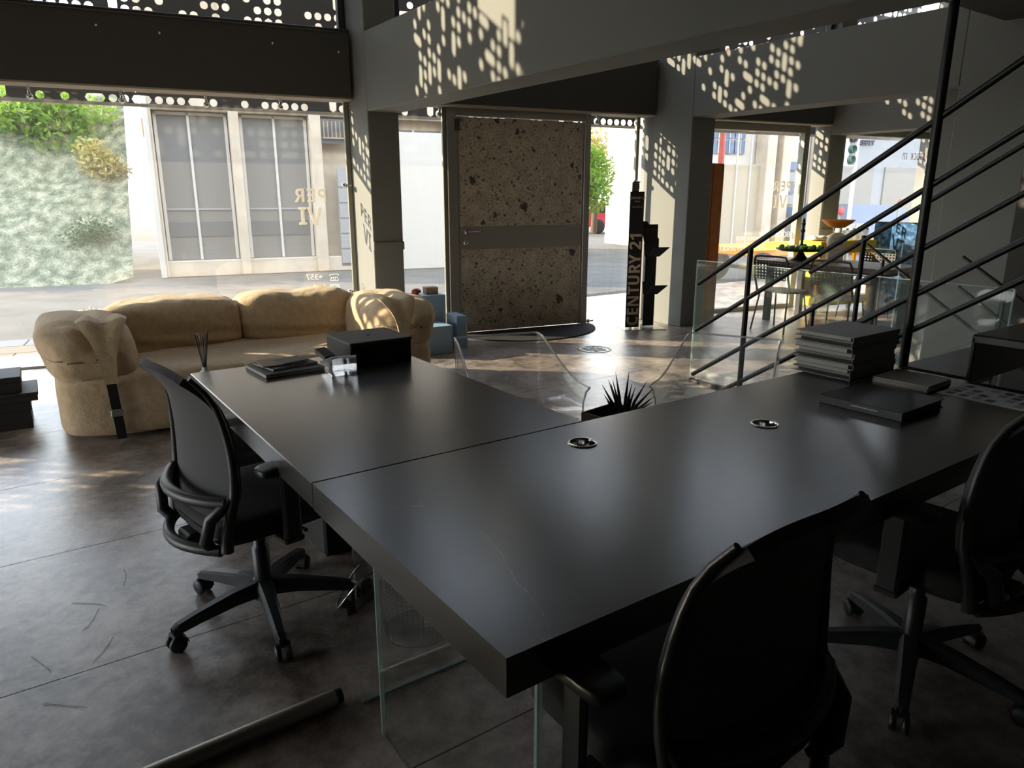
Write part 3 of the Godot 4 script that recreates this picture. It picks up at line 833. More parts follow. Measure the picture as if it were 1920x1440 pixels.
func shop_building() -> void:
	var o := thing("shop_building", "cream rendered building with tall shop windows across the street", "building", Transform3D(FT.basis, FT * Vector3(1.0, -0.12, -8.8)))
	# local: x along the front, front face at z = 0, body behind
	var y := 0.12
	var w := stool()
	bx(w, Vector3(4.6, 3.4, -3.15), Vector3(9.0, 6.8, 5.7), 0.0)
	part("wall", w, M.render_cream, o)
	var sw := stool()
	bx(sw, Vector3(0.04, 3.4, -2.6), Vector3(0.1, 6.8, 5.4), 0.01)
	part("side_wall", sw, M.render_white, o)
	for p in [[0.0, 0.14], [1.54, 1.73], [3.12, 3.36], [4.4, 4.7], [6.2, 6.5], [8.6, 8.9]]:
		bxpart("pilaster", Vector3((p[0] + p[1]) / 2, 3.4, -0.14), Vector3(p[1] - p[0], 6.8, 0.34), M.render_cream, o, 0.02)
	bxpart("plinth", Vector3(4.5, 0.16, -0.2), Vector3(9.0, 0.32, 0.35), M.render_cream, o, 0.01)
	bxpart("cornice", Vector3(4.5, 3.42, -0.16), Vector3(9.0, 0.35, 0.34), M.render_cream, o, 0.02)
	var mb := stool()   # small opening in the side wall
	bx(mb, Vector3(-0.03, 2.95, -0.75), Vector3(0.06, 0.36, 0.34), 0.01)
	part("side_niche", mb, M.tan, o)
	for g in [[0.16, 1.52, 0.79], [1.75, 3.10, 2.43]]:
		var win := bxpart("shop_window", Vector3((g[0] + g[1]) / 2, 1.78, -0.27), Vector3(g[1] - g[0], 2.9, 0.05), M.shop_dark, o, 0.0)
		bxpart("window_bar", Vector3(g[2], 1.78, -0.23), Vector3(0.05, 2.9, 0.05), M.render_white, win, 0.004)
		bxpart("window_bar", Vector3(g[0] + 0.03, 1.78, -0.23), Vector3(0.06, 2.9, 0.05), M.render_white, win, 0.004)
		bxpart("window_bar", Vector3(g[1] - 0.03, 1.78, -0.23), Vector3(0.06, 2.9, 0.05), M.render_white, win, 0.004)
		bxpart("window_bar", Vector3((g[0] + g[1]) / 2, 3.2, -0.23), Vector3(g[1] - g[0], 0.06, 0.05), M.render_white, win, 0.004)
		bxpart("counter", Vector3((g[0] + g[1]) / 2, 1.35, -0.24), Vector3(g[1] - g[0] - 0.14, 0.035, 0.04), M.render_grey, win, 0.004)
		bxpart("shelf_board", Vector3((g[0] + g[1]) / 2, 0.95, -0.24), Vector3(g[1] - g[0] - 0.14, 0.30, 0.03), M.dark_card, win, 0.004)
	for b in 8:
		bxpart("grille_bar", Vector3(3.42 + b * 0.085, 2.98, 0.02), Vector3(0.018, 0.34, 0.018), M.tan, o, 0.0)
	bxpart("grille_rail", Vector3(3.72, 2.81, 0.02), Vector3(0.66, 0.03, 0.03), M.tan, o, 0.0)
	bxpart("grille_back", Vector3(3.72, 2.95, -0.05), Vector3(0.7, 0.5, 0.04), M.dark_card, o, 0.0)
	var ga := bxpart("garage_door", Vector3(4.0, 1.15, -0.05), Vector3(0.7, 2.1, 0.05), M.render_grey, o, 0.0)
	for k in 6: bxpart("slat", Vector3(4.0, 0.3 + k * 0.33, -0.015), Vector3(0.68, 0.28, 0.03), M.render_grey, ga, 0.004)
	for k in 2:
		var wd := bxpart("window", Vector3(5.45 + k * 2.1, 1.75, -0.27), Vector3(1.3, 2.6, 0.05), M.shop_dark, o, 0.0)
		bxpart("window_bar", Vector3(5.45 + k * 2.1, 1.75, -0.23), Vector3(0.05, 2.6, 0.05), M.render_white, wd, 0.004)
	var wb := stool()
	bx(wb, Vector3(5.6, 1.48, 0.25), Vector3(1.9, 2.96, 0.12), 0.01)
	part("hoarding", wb, M.render_white, o, "pale blank hoarding in front of the wall")

func right_building() -> void:
	var o := thing("corner_building", "pale building with tall cream columns across from the dining area", "building", Transform3D(FT.basis, FT * Vector3(14.3, -0.12, -8.8)))
	var w := stool()
	bx(w, Vector3(3.0, 3.5, -3.4), Vector3(4.4, 7.0, 5.0), 0.0)
	part("wall", w, M.render_white, o)
	for p in [[2.75, 3.10], [3.35, 3.68], [4.9, 5.1]]:
		bxpart("column", Vector3((p[0] + p[1]) / 2, 3.5, -0.6), Vector3(p[1] - p[0], 7.0, 0.5), M.render_cream, o, 0.02)
	for k in 3:
		for j in 2:
			var wd := bxpart("window", Vector3(1.35 + k * 0.4, 2.98 + j * 0.42, -0.88), Vector3(0.36, 0.38, 0.06), M.blue_glass, o, 0.0)
			bxpart("window_bar", Vector3(1.35 + k * 0.4, 2.98 + j * 0.42, -0.84), Vector3(0.02, 0.38, 0.04), M.render_white, wd, 0.0)
	bxpart("wall_panel", Vector3(1.9, 1.25, -0.75), Vector3(2.1, 2.5, 0.3), M.render_tan, o, 0.02)
	for x in [1.35, 1.85, 2.35]: bxpart("panel_strip", Vector3(x, 1.9, -0.58), Vector3(0.04, 3.8, 0.05), M.render_white, o, 0.005)
	for k in 7:
		bxpart("shutter_slat", Vector3(4.15, 0.5 + k * 0.33, -0.75), Vector3(0.6, 0.25, 0.05), M.render_grey if k % 2 else M.blue_glass, o, 0.006)
	var g := thing("supermarket", "long grey building with dark sign letters behind the traffic light", "building", Transform3D(FT.basis, FT * Vector3(20.0, -0.12, -9.2)))
	var w2 := stool()
	bx(w2, Vector3(6.0, 3.0, -3.0), Vector3(13.0, 6.0, 6.0), 0.0)
	part("wall", w2, M.render_grey, g)
	letters("sign_lettering", "SUPER ABBEY", 0.15, M.vinyl_dark, g, Transform3D(Basis.IDENTITY.scaled(Vector3(1.1, 1, 1)), Vector3(0.62, 3.2, 0.03)), true, 0.04)
	for k in 5: bxpart("shop_window", Vector3(0.5 + k * 2.4, 1.4, 0.02), Vector3(1.9, 2.2, 0.06), M.shop_dark, g, 0.01)
	var van := thing("blue_van", "blue delivery van parked in front of the grey building", "van", Transform3D(FT.basis, FT * Vector3(19.6, -0.12, -8.0)))
	var v := stool()
	prism(v, PackedVector2Array([Vector2(-1.3, 0.25), Vector2(1.5, 0.25), Vector2(1.5, 0.9), Vector2(1.15, 1.0), Vector2(0.85, 1.35), Vector2(-1.3, 1.4)]), 1.5, Transform3D.IDENTITY)
	part("body", v, M.van_blue, van)
	for s in [-0.85, 1.0]:
		for z in [-0.72, 0.72]:
			var q := stool()
			lathe(q, [Vector2(0, 0.09), Vector2(0.18, 0.09), Vector2(0.29, 0.07), Vector2(0.29, -0.07), Vector2(0.18, -0.09), Vector2(0, -0.09)], 18, Transform3D(Basis(Vector3.RIGHT, PI / 2), Vector3(s, 0.29, z)))
			part("wheel", q, M.rubber, van)

func parked_car(label: String, at: Vector3, m: Material) -> void:
	var o := thing("parked_car", label, "car", Transform3D(FT.basis, FT * at))
	var st := stool()
	prism(st, PackedVector2Array([Vector2(-1.8, 0.3), Vector2(1.9, 0.3), Vector2(1.95, 0.7), Vector2(1.0, 0.85), Vector2(0.5, 1.3), Vector2(-0.9, 1.35), Vector2(-1.5, 0.9), Vector2(-1.85, 0.85)]), 1.6, Transform3D.IDENTITY)
	part("body", st, m, o)
	var g := stool()
	prism(g, PackedVector2Array([Vector2(0.9, 0.87), Vector2(0.48, 1.24), Vector2(-0.85, 1.29), Vector2(-1.3, 0.9)]), 1.62, Transform3D.IDENTITY)
	part("side_glass", g, M.frame_black, o)
	for s in [-1.15, 1.15]:
		for z in [-0.75, 0.75]:
			var q := stool()
			lathe(q, [Vector2(0, 0.1), Vector2(0.2, 0.1), Vector2(0.31, 0.08), Vector2(0.31, -0.08), Vector2(0.2, -0.1), Vector2(0, -0.1)], 18, Transform3D(Basis(Vector3.RIGHT, PI / 2), Vector3(s, 0.31, z)))
			part("wheel", q, M.rubber, o)

func traffic_light() -> void:
	var o := thing("traffic_light", "white traffic light with three dark lamps on a pole", "traffic light", Transform3D(FT.basis, FT * Vector3(16.83, -0.12, -6.0)))
	var st := stool(); rod(st, Vector3(0.12, 0, 0), Vector3(0.12, 3.6, 0), 0.05, 12); part("pole", st, M.white, o)
	bxpart("head", Vector3(-0.10, 2.72, 0), Vector3(0.34, 0.85, 0.10), M.white, o, 0.04)
	bxpart("inner_plate", Vector3(-0.08, 2.72, 0.055), Vector3(0.22, 0.72, 0.02), M.render_grey, o, 0.01)
	for k in 3:
		var q := stool()
		lathe(q, [Vector2(0.0, 0.02), Vector2(0.085, 0.02), Vector2(0.085, 0.11), Vector2(0.095, 0.11), Vector2(0.095, 0)], 20, Transform3D(Basis(Vector3.RIGHT, PI / 2), Vector3(-0.14, 2.48 + k * 0.25, 0.05)))
		part("lamp_hood", q, M.signal_green if k < 2 else M.frame_black, o)
	bxpart("bracket", Vector3(0.05, 3.16, 0), Vector3(0.2, 0.06, 0.06), M.white, o, 0.02)

func trailer() -> void:
	var o := thing("yellow_trailer", "low yellow flatbed trailer with a dark wheel parked outside the window", "trailer", Transform3D(FT.basis, FT * Vector3(11.1, -0.13, -3.4)))
	bxpart("bed", Vector3(1.5, 0.62, 0), Vector3(3.4, 0.16, 1.3), M.orange, o, 0.02)
	bxpart("side_board", Vector3(1.6, 0.74, 0.62), Vector3(3.0, 0.14, 0.05), M.yellow, o, 0.01)
	for z in [-0.6, 0.68]:
		var q := stool()
		var t := Transform3D(Basis(Vector3.RIGHT, PI / 2), Vector3(0.0, 0.31, z))
		lathe(q, [Vector2(0.21, 0.07), Vector2(0.29, 0.08), Vector2(0.31, 0.04), Vector2(0.31, -0.04), Vector2(0.29, -0.08), Vector2(0.21, -0.07)], 28, t)
		var w := part("wheel", q, M.rubber, o)
		var h := stool()
		lathe(h, [Vector2(0, 0.05), Vector2(0.06, 0.05), Vector2(0.08, 0.02), Vector2(0.21, 0.03), Vector2(0.21, -0.03), Vector2(0, -0.03)], 24, t)
		part("rim", h, M.alu, w)
	bxpart("mudguard", Vector3(0, 0.68, 0.66), Vector3(0.7, 0.04, 0.24), M.yellow, o, 0.01)
	bxpart("axle", Vector3(0, 0.31, 0), Vector3(0.06, 0.06, 1.3), M.rubber, o, 0.0)
	bxpart("rest_leg", Vector3(2.9, 0.28, 0), Vector3(0.06, 0.56, 0.06), M.alu, o, 0.0)

# ---------- desks ----------
func desks() -> void:
	var o := thing("desk", "black veined desk with clear glass legs, the short wing beside the sofa", "desk")
	bxpart("top", Vector3(1.085, 0.70, -2.578), Vector3(0.97, 0.08, 1.526), M.desk, o, 0.003)
	bxpart("glass_leg", Vector3(1.085, 0.33, -3.22), Vector3(0.80, 0.66, 0.015), M.leg_glass, o, 0.001)
	bxpart("glass_leg", Vector3(1.45, 0.33, -2.55), Vector3(0.015, 0.66, 1.1), M.leg_glass, o, 0.001)
	var p := thing("desk", "long black veined desk with two cable holes and glass legs", "desk")
	var csg := CSGCombiner3D.new()
	csg.name = "top"; p.add_child(csg)
	var b := CSGBox3D.new(); b.size = Vector3(2.68, 0.08, 0.935); b.position = Vector3(1.94, 0.70, -1.3425); b.material = M.desk; csg.add_child(b)
	for h in [[1.42, -1.64], [2.06, -1.43]]:
		var c := CSGCylinder3D.new(); c.radius = 0.04; c.height = 0.2; c.sides = 32; c.operation = CSGShape3D.OPERATION_SUBTRACTION
		c.position = Vector3(h[0], 0.70, h[1]); c.material = M.black_paint; csg.add_child(c)
	for h in [[1.42, -1.64], [2.06, -1.43]]:
		var st := stool()
		lathe(st, [Vector2(0.0395, -0.06), Vector2(0.0395, 0.0), Vector2(0.041, 0.003), Vector2(0.046, 0.003), Vector2(0.048, 0.0)], 32, Transform3D(Basis.IDENTITY, Vector3(h[0], 0.741, h[1])))
		part("cable_ring", st, M.chrome, p)
		var sb := stool()
		lathe(sb, [Vector2(0, 0.0), Vector2(0.039, 0.0)], 24, Transform3D(Basis.IDENTITY, Vector3(h[0], 0.665, h[1])))
		part("cable_cup", sb, M.black_paint, p)
	bxpart("glass_leg", Vector3(1.12, 0.33, -1.80), Vector3(0.84, 0.66, 0.012), M.leg_glass, p, 0.001)
	bxpart("glass_leg", Vector3(0.70, 0.33, -1.28), Vector3(0.012, 0.66, 0.72), M.leg_glass, p, 0.001)
	bxpart("glass_leg_edge", Vector3(0.70, 0.33, -0.915), Vector3(0.0125, 0.66, 0.010), M.edge_glass, p, 0.001)
	bxpart("glass_leg_edge", Vector3(0.70, 0.33, -1.645), Vector3(0.0125, 0.66, 0.006), M.edge_glass, p, 0.001)
	bxpart("glass_leg_edge", Vector3(1.12, 0.004, -1.80), Vector3(0.84, 0.008, 0.016), M.edge_glass, p, 0.001)
	bxpart("glass_leg", Vector3(3.18, 0.33, -1.34), Vector3(0.012, 0.66, 0.72), M.leg_glass, p, 0.001)
	# black drawer unit and things under the desks
	var ped := thing("drawer_unit", "low black cabinet behind the end of the short desk", "cabinet", Transform3D(Basis.IDENTITY, Vector3(1.1, 0, -3.62)))
	bxpart("body", Vector3(0, 0.31, 0), Vector3(0.86, 0.62, 0.40), M.black_card, ped, 0.004)
	for k in 3: bxpart("drawer", Vector3(0, 0.115 + k * 0.195, 0.205), Vector3(0.82, 0.18, 0.012), M.black_card, ped, 0.003)
	var pd2 := thing("computer_case", "black box shaped case under the short desk", "case", Transform3D(Basis.IDENTITY, Vector3(1.05, 0, -2.95)))
	bxpart("body", Vector3(0, 0.24, 0), Vector3(0.22, 0.46, 0.44), M.black_card, pd2, 0.01)
	for s in [-0.09, 0.09]: bxpart("foot", Vector3(s, 0.005, 0), Vector3(0.02, 0.01, 0.4), M.rubber, pd2, 0.0)
	var bin := thing("waste_bin", "round black wire mesh waste bin behind the glass desk leg", "bin", Transform3D(Basis.IDENTITY, Vector3(1.02, 0, -2.05)))
	var st := stool()
	for k in 44:
		var a := TAU * k / 44
		rod(st, Vector3(cos(a) * 0.115, 0.01, sin(a) * 0.115), Vector3(cos(a) * 0.14, 0.30, sin(a) * 0.14), 0.0011, 4)
	for j in 16:
		var y := 0.02 + j * 0.0185
		var r := 0.115 + 0.025 * (y - 0.01) / 0.29
		for k in 32: rod(st, Vector3(cos(TAU * k / 32) * r, y, sin(TAU * k / 32) * r), Vector3(cos(TAU * (k + 1) / 32) * r, y, sin(TAU * (k + 1) / 32) * r), 0.0009, 4)
	part("mesh_side", st, M.black_steel, bin)
	var rm := stool()
	for k in 32: rod(rm, Vector3(cos(TAU * k / 32) * 0.14, 0.302, sin(TAU * k / 32) * 0.14), Vector3(cos(TAU * (k + 1) / 32) * 0.14, 0.302, sin(TAU * (k + 1) / 32) * 0.14), 0.004, 6)
	part("rim", rm, M.alu, bin)
	var bt := stool(); lathe(bt, [Vector2(0, 0.008), Vector2(0.115, 0.008), Vector2(0.115, 0.0), Vector2(0, 0.0)], 28); part("bottom", bt, M.black_steel, bin)
	var ps := thing("power_strip", "black power strip with plugs lying under the desk", "power strip", Transform3D(Basis(Vector3.UP, 0.5), Vector3(0.93, 0, -2.33)))
	bxpart("body", Vector3(0, 0.02, 0), Vector3(0.22, 0.04, 0.05), M.black_plastic, ps, 0.006)
	for k in 2: bxpart("plug", Vector3(-0.05 + k * 0.08, 0.06, 0), Vector3(0.04, 0.045, 0.035), M.black_plastic, ps, 0.008)
	var cb := stool()
	var pts := []
	for k in 26:
		var a := 0.4 + k * 0.22
		pts.append(Vector3(0.93 + cos(a) * 0.11, 0.09 + 0.07 * sin(k * 0.35), -2.30 + sin(a) * 0.06))
	tube(cb, pts, 0.004, 6)
	var cbo := part("cable", cb, M.chrome, self)
	tag(cbo, "loop of shiny cable above the power strip under the desk", "cable")
	# steel tube lying on the floor
	var tb := thing("steel_tube", "grey steel tube lying on the floor under the desk edge", "tube", Transform3D(Basis(Vector3.UP, 0.02), Vector3(0.2, 0.026, -1.83)))
	var ts := stool()
	rod(ts, Vector3(-0.62, 0, 0), Vector3(0.43, 0, 0), 0.0255, 20)
	part("tube_body", ts, M.steel, tb)
	var te := stool(); rod(te, Vector3(0.425, 0, 0), Vector3(0.45, 0, 0), 0.022, 16); part("end_plug", te, M.black_plastic, tb)

func on_the_desks() -> void:
	# dry stems scattered on the floor
	rng.seed = 44
	for k in [[0.02, -2.95, 0.5], [0.10, -2.85, 2.0], [-0.12, -2.65, 1.0], [0.22, -3.12, 1.4], [-0.1, -2.35, 0.4], [0.12, -2.62, 1.9]]:
		var st := stool()
		var a: float = k[2]
		var p := Vector3(k[0], 0.0018, k[1])
		var pts := [p]
		for i in 9:
			a += rng.randf_range(-0.12, 0.22)
			p += Vector3(cos(a), 0, sin(a)) * 0.016
			pts.append(p)
		tube(st, pts, 0.0007, 4)
		var o := part("dry_stem", st, M.soil, self)
		tag(o, "thin curled dry stem lying on the stone floor", "stem", "dry stems on the floor")
	var bx1 := thing("gift_box", "large dark grey lidded box on the short desk", "box", Transform3D(Basis.IDENTITY, Vector3(1.375, 0.74, -3.17)))
	bxpart("body", Vector3(0, 0.055, 0), Vector3(0.305, 0.11, 0.295), M.black_card, bx1, 0.003)
	bxpart("lid", Vector3(0, 0.1085, 0), Vector3(0.315, 0.013, 0.305), M.dark_card, bx1, 0.003)
	letters("print", "Z", 0.03, M.black_card, bx1, Transform3D(Basis(Vector3.RIGHT, -PI / 2) * Basis(Vector3.FORWARD, 0.5), Vector3(0.0, 0.1155, 0.0)), false, 0.001)
	# papers beside the tray
	var specs := [[Vector3(0.97, 0.74, -3.18), Vector3(0.27, 0.018, 0.26), 0.06, "dark_card", "flat grey book at the bottom of the papers on the short desk"],
		[Vector3(0.98, 0.758, -3.20), Vector3(0.22, 0.010, 0.19), 0.18, "black_card", "thin black brochure lying on the grey book"],
		[Vector3(0.95, 0.768, -3.21), Vector3(0.17, 0.006, 0.15), -0.05, "tan", "beige printed leaflet lying on the black brochure"],
		[Vector3(1.00, 0.774, -3.19), Vector3(0.13, 0.005, 0.10), 0.22, "dark_card", "small grey card folder on top of the beige leaflet"]]
	for s in specs:
		var o := thing("brochure", s[4], "brochure", Transform3D(Basis(Vector3.UP, s[2]), s[0]))
		var sz: Vector3 = s[1]
		bxpart("pages", Vector3(0, sz.y / 2, 0), Vector3(sz.x - 0.004, sz.y * 0.7, sz.z - 0.004), M.page, o, 0.0)
		bxpart("cover", Vector3(0, sz.y - 0.0008, 0), Vector3(sz.x, 0.0016, sz.z), M[s[3]], o, 0.0005)
		bxpart("back_cover", Vector3(0, 0.0008, 0), Vector3(sz.x, 0.0016, sz.z), M[s[3]], o, 0.0005)
	var tr := thing("acrylic_tray", "slanted clear acrylic card holder with compartments beside the dark box", "card holder", Transform3D(Basis(Vector3.UP, -0.12), Vector3(1.155, 0.74, -3.01)))
	for k in 3:
		var st := stool()
		prism(st, PackedVector2Array([Vector2(-0.10, 0.002), Vector2(0.10, 0.002), Vector2(0.10, 0.03), Vector2(-0.10, 0.085)]), 0.003, Transform3D(Basis(Vector3.UP, PI / 2), Vector3(-0.055 + k * 0.055, 0, 0)))
		part("side", st, M.acrylic, tr)
		var e := stool()
		rod(e, Vector3(-0.055 + k * 0.055, 0.03, -0.10), Vector3(-0.055 + k * 0.055, 0.085, 0.10), 0.002, 6)
		part("edge", e, M.acrylic_edge, tr)
	for z in [-0.1, 0.0, 0.1]:
		var hgt: float = 0.0575 + z * 0.275
		bxpart("divider", Vector3(0, hgt / 2 + 0.001, z), Vector3(0.11, hgt, 0.003), M.acrylic, tr, 0.0)
		bxpart("edge", Vector3(0, hgt + 0.001, z), Vector3(0.112, 0.003, 0.004), M.acrylic_edge, tr, 0.0)
	bxpart("bottom", Vector3(0, 0.002, 0), Vector3(0.11, 0.003, 0.2), M.acrylic, tr, 0.0)
	var c1 := bxpart("visiting_card_pack", Vector3.ZERO, Vector3(0.052, 0.02, 0.085), M.dark_card, self, 0.001)
	c1.transform = Transform3D(Basis(Vector3.RIGHT, 0.3) * Basis(Vector3.UP, 0.2), Vector3(1.115, 0.815, -3.06))
	tag(c1, "dark pack of cards lying across the acrylic tray", "card pack")
	var c2 := bxpart("visiting_card_pack", Vector3.ZERO, Vector3(0.045, 0.02, 0.05), M.maroon, self, 0.001)
	c2.transform = Transform3D(Basis(Vector3.RIGHT, 0.2), Vector3(1.185, 0.775, -3.06))
	tag(c2, "maroon cards standing in the acrylic tray", "card pack")
	# stack of binders on the long desk
	rng.seed = 3
	var y := 0.74
	var places := ["lowest", "second from the bottom", "third from the bottom", "fourth from the bottom", "fourth from the top", "third from the top", "second from the top", "topmost"]
	for k in 8:
		var th := 0.0232
		var o := thing("sample_binder", "grey sample binder, %s of the stack on the long desk" % places[k], "binder", Transform3D(Basis(Vector3.UP, rng.randf_range(-0.03, 0.03) + 0.03), Vector3(3.045 + rng.randf_range(-0.006, 0.006), y, -1.735 + rng.randf_range(-0.005, 0.005))), "binders in the stack")
		var bs := stool()
		bx(bs, Vector3(0, 0.0015, 0), Vector3(0.38, 0.003, 0.27), 0.001); bx(bs, Vector3(0, th - 0.0018, 0), Vector3(0.38, 0.003, 0.27), 0.001)
		bx(bs, Vector3(0, th / 2, 0.1335), Vector3(0.38, th - 0.001, 0.004), 0.0015)
		part("cover", bs, M.book_cover, o)
		bxpart("pages", Vector3(0.012 - 0.02 * (k % 3), th / 2, -0.006), Vector3(0.33, th - 0.007, 0.24), M.page if k % 3 else M.black_card, o, 0.0)
		y += th
	for k in 2:
		var o := thing("sample_folder", ["pale thin folder lying beside the binder stack, the lower one", "pale thin folder lying beside the binder stack, the upper one"][k], "folder", Transform3D(Basis(Vector3.UP, 0.03 + 0.03 * k), Vector3(3.045, 0.74 + 0.0125 * k, -1.43)), "thin folders beside the binders")
		bxpart("cover", Vector3(0, 0.010, 0), Vector3(0.215, 0.003, 0.225), M.page, o, 0.001)
		bxpart("back_cover", Vector3(0, 0.0015, 0), Vector3(0.215, 0.003, 0.225), M.page, o, 0.001)
		bxpart("pages", Vector3(0, 0.006, 0), Vector3(0.205, 0.006, 0.215), M.book_cover, o, 0.0)
	var bb := thing("black_book", "thick black book with a creased shiny cover on the long desk", "book", Transform3D(Basis(Vector3.UP, 0.02), Vector3(2.62, 0.74, -1.33)))
	bxpart("pages", Vector3(0.004, 0.016, 0), Vector3(0.295, 0.025, 0.295), M.black_card, bb, 0.0)
	var cs := stool()
	bx(cs, Vector3(0, 0.0305, 0), Vector3(0.31, 0.003, 0.31), 0.001); bx(cs, Vector3(0, 0.0015, 0), Vector3(0.31, 0.003, 0.31), 0.001); bx(cs, Vector3(-0.1535, 0.016, 0), Vector3(0.004, 0.031, 0.31), 0.0015)
	part("cover", cs, M.black_steel, bb)
	bxpart("spine_print", Vector3(-0.156, 0.018, 0.02), Vector3(0.001, 0.004, 0.10), M.page, bb, 0.0)
	var sh := thing("sample_sheet", "white printed sheet with rows of grey thumbnails on the long desk", "sheet", Transform3D(Basis(Vector3.UP, -0.02), Vector3(3.09, 0.7405, -1.11)))
	bxpart("paper", Vector3(0, 0.0008, 0), Vector3(0.25, 0.0016, 0.36), M.paper, sh, 0.0)
	for i in 4:
		for j in 7:
			if (i * 7 + j) % 6 == 4: continue
			bxpart("thumbnail", Vector3(-0.085 + i * 0.055, 0.0018, -0.145 + j * 0.048), Vector3(0.04, 0.0006, 0.03), [M.thumb, M.dark_card, M.book_cover][(i + j) % 3], sh, 0.0)
	# reed diffuser on the black cabinet
	var rd := thing("reed_diffuser", "reed diffuser with black sticks behind the corner of the short desk", "diffuser", Transform3D(Basis.IDENTITY, Vector3(0.70, 0.62, -3.53)))
	var bs2 := stool(); lathe(bs2, [Vector2(0, 0), Vector2(0.03, 0.0), Vector2(0.032, 0.01), Vector2(0.032, 0.07), Vector2(0.012, 0.085), Vector2(0.012, 0.10)], 20); part("bottle", bs2, M.white, rd)
	rng.seed = 12
	for k in 8:
		var s := stool()
		var a := TAU * k / 8
		rod(s, Vector3(0, 0.05, 0), Vector3(cos(a) * 0.03, 0.25 + rng.randf() * 0.02, sin(a) * 0.03), 0.0022, 6)
		part("reed", s, M.black_steel, rd)
	# planter behind the long desk
	var pl := thing("planter", "tall square pot with a spiky dark green plant behind the desk", "plant", Transform3D(Basis(Vector3.UP, 0.15), Vector3(1.95, 0, -2.04)))
	var pst := stool()
	for s in [[-0.1, 0, 0.01, 0.21], [0.1, 0, 0.01, 0.21], [0, -0.1, 0.21, 0.01], [0, 0.1, 0.21, 0.01]]: bx(pst, Vector3(s[0], 0.325, s[1]), Vector3(s[2], 0.65, s[3]), 0.002)
	bx(pst, Vector3(0, 0.01, 0), Vector3(0.19, 0.02, 0.19), 0.0)
	part("pot", pst, M.pot, pl)
	bxpart("soil", Vector3(0, 0.29, 0), Vector3(0.19, 0.58, 0.19), M.soil, pl, 0.0)
	rng.seed = 31
	for k in 22:
		var ls := stool()
		var a := rng.randf() * TAU
		var lean := rng.randf_range(0.02, 0.13)
		var L := rng.randf_range(0.11, 0.19)
		var d := Vector3(cos(a), 0, sin(a))
		var b0 := Vector3(0.035, 0.60, 0) + d * 0.02
		tube(ls, [b0, b0 + Vector3(0, L * 0.5, 0) + d * lean * 0.35, b0 + Vector3(0, L, 0) + d * lean], [0.008, 0.007, 0.0006], 5)
		part("leaf", ls, M.leaf_dark, pl)

# ---------- office chairs ----------
func back_point(u: float, y: float) -> Vector3:
	# the bent back of the office chair: u across from -1 to 1, y height; the chair looks along -z
	var t := clampf((y - 0.42) / 0.58, 0.0, 1.0)
	var w := lerpf(0.20, 0.235, smoothstep(0.0, 0.35, t)) * (1.0 - 0.20 * smoothstep(0.4, 1.0, t))
	var z := 0.215 - 0.045 * sin(t * PI * 0.9) + 0.035 * t + 0.065 * pow(maxf(0.0, t - 0.74) / 0.26, 2.0)
	return Vector3(u * w, y, z - 0.035 * u * u)

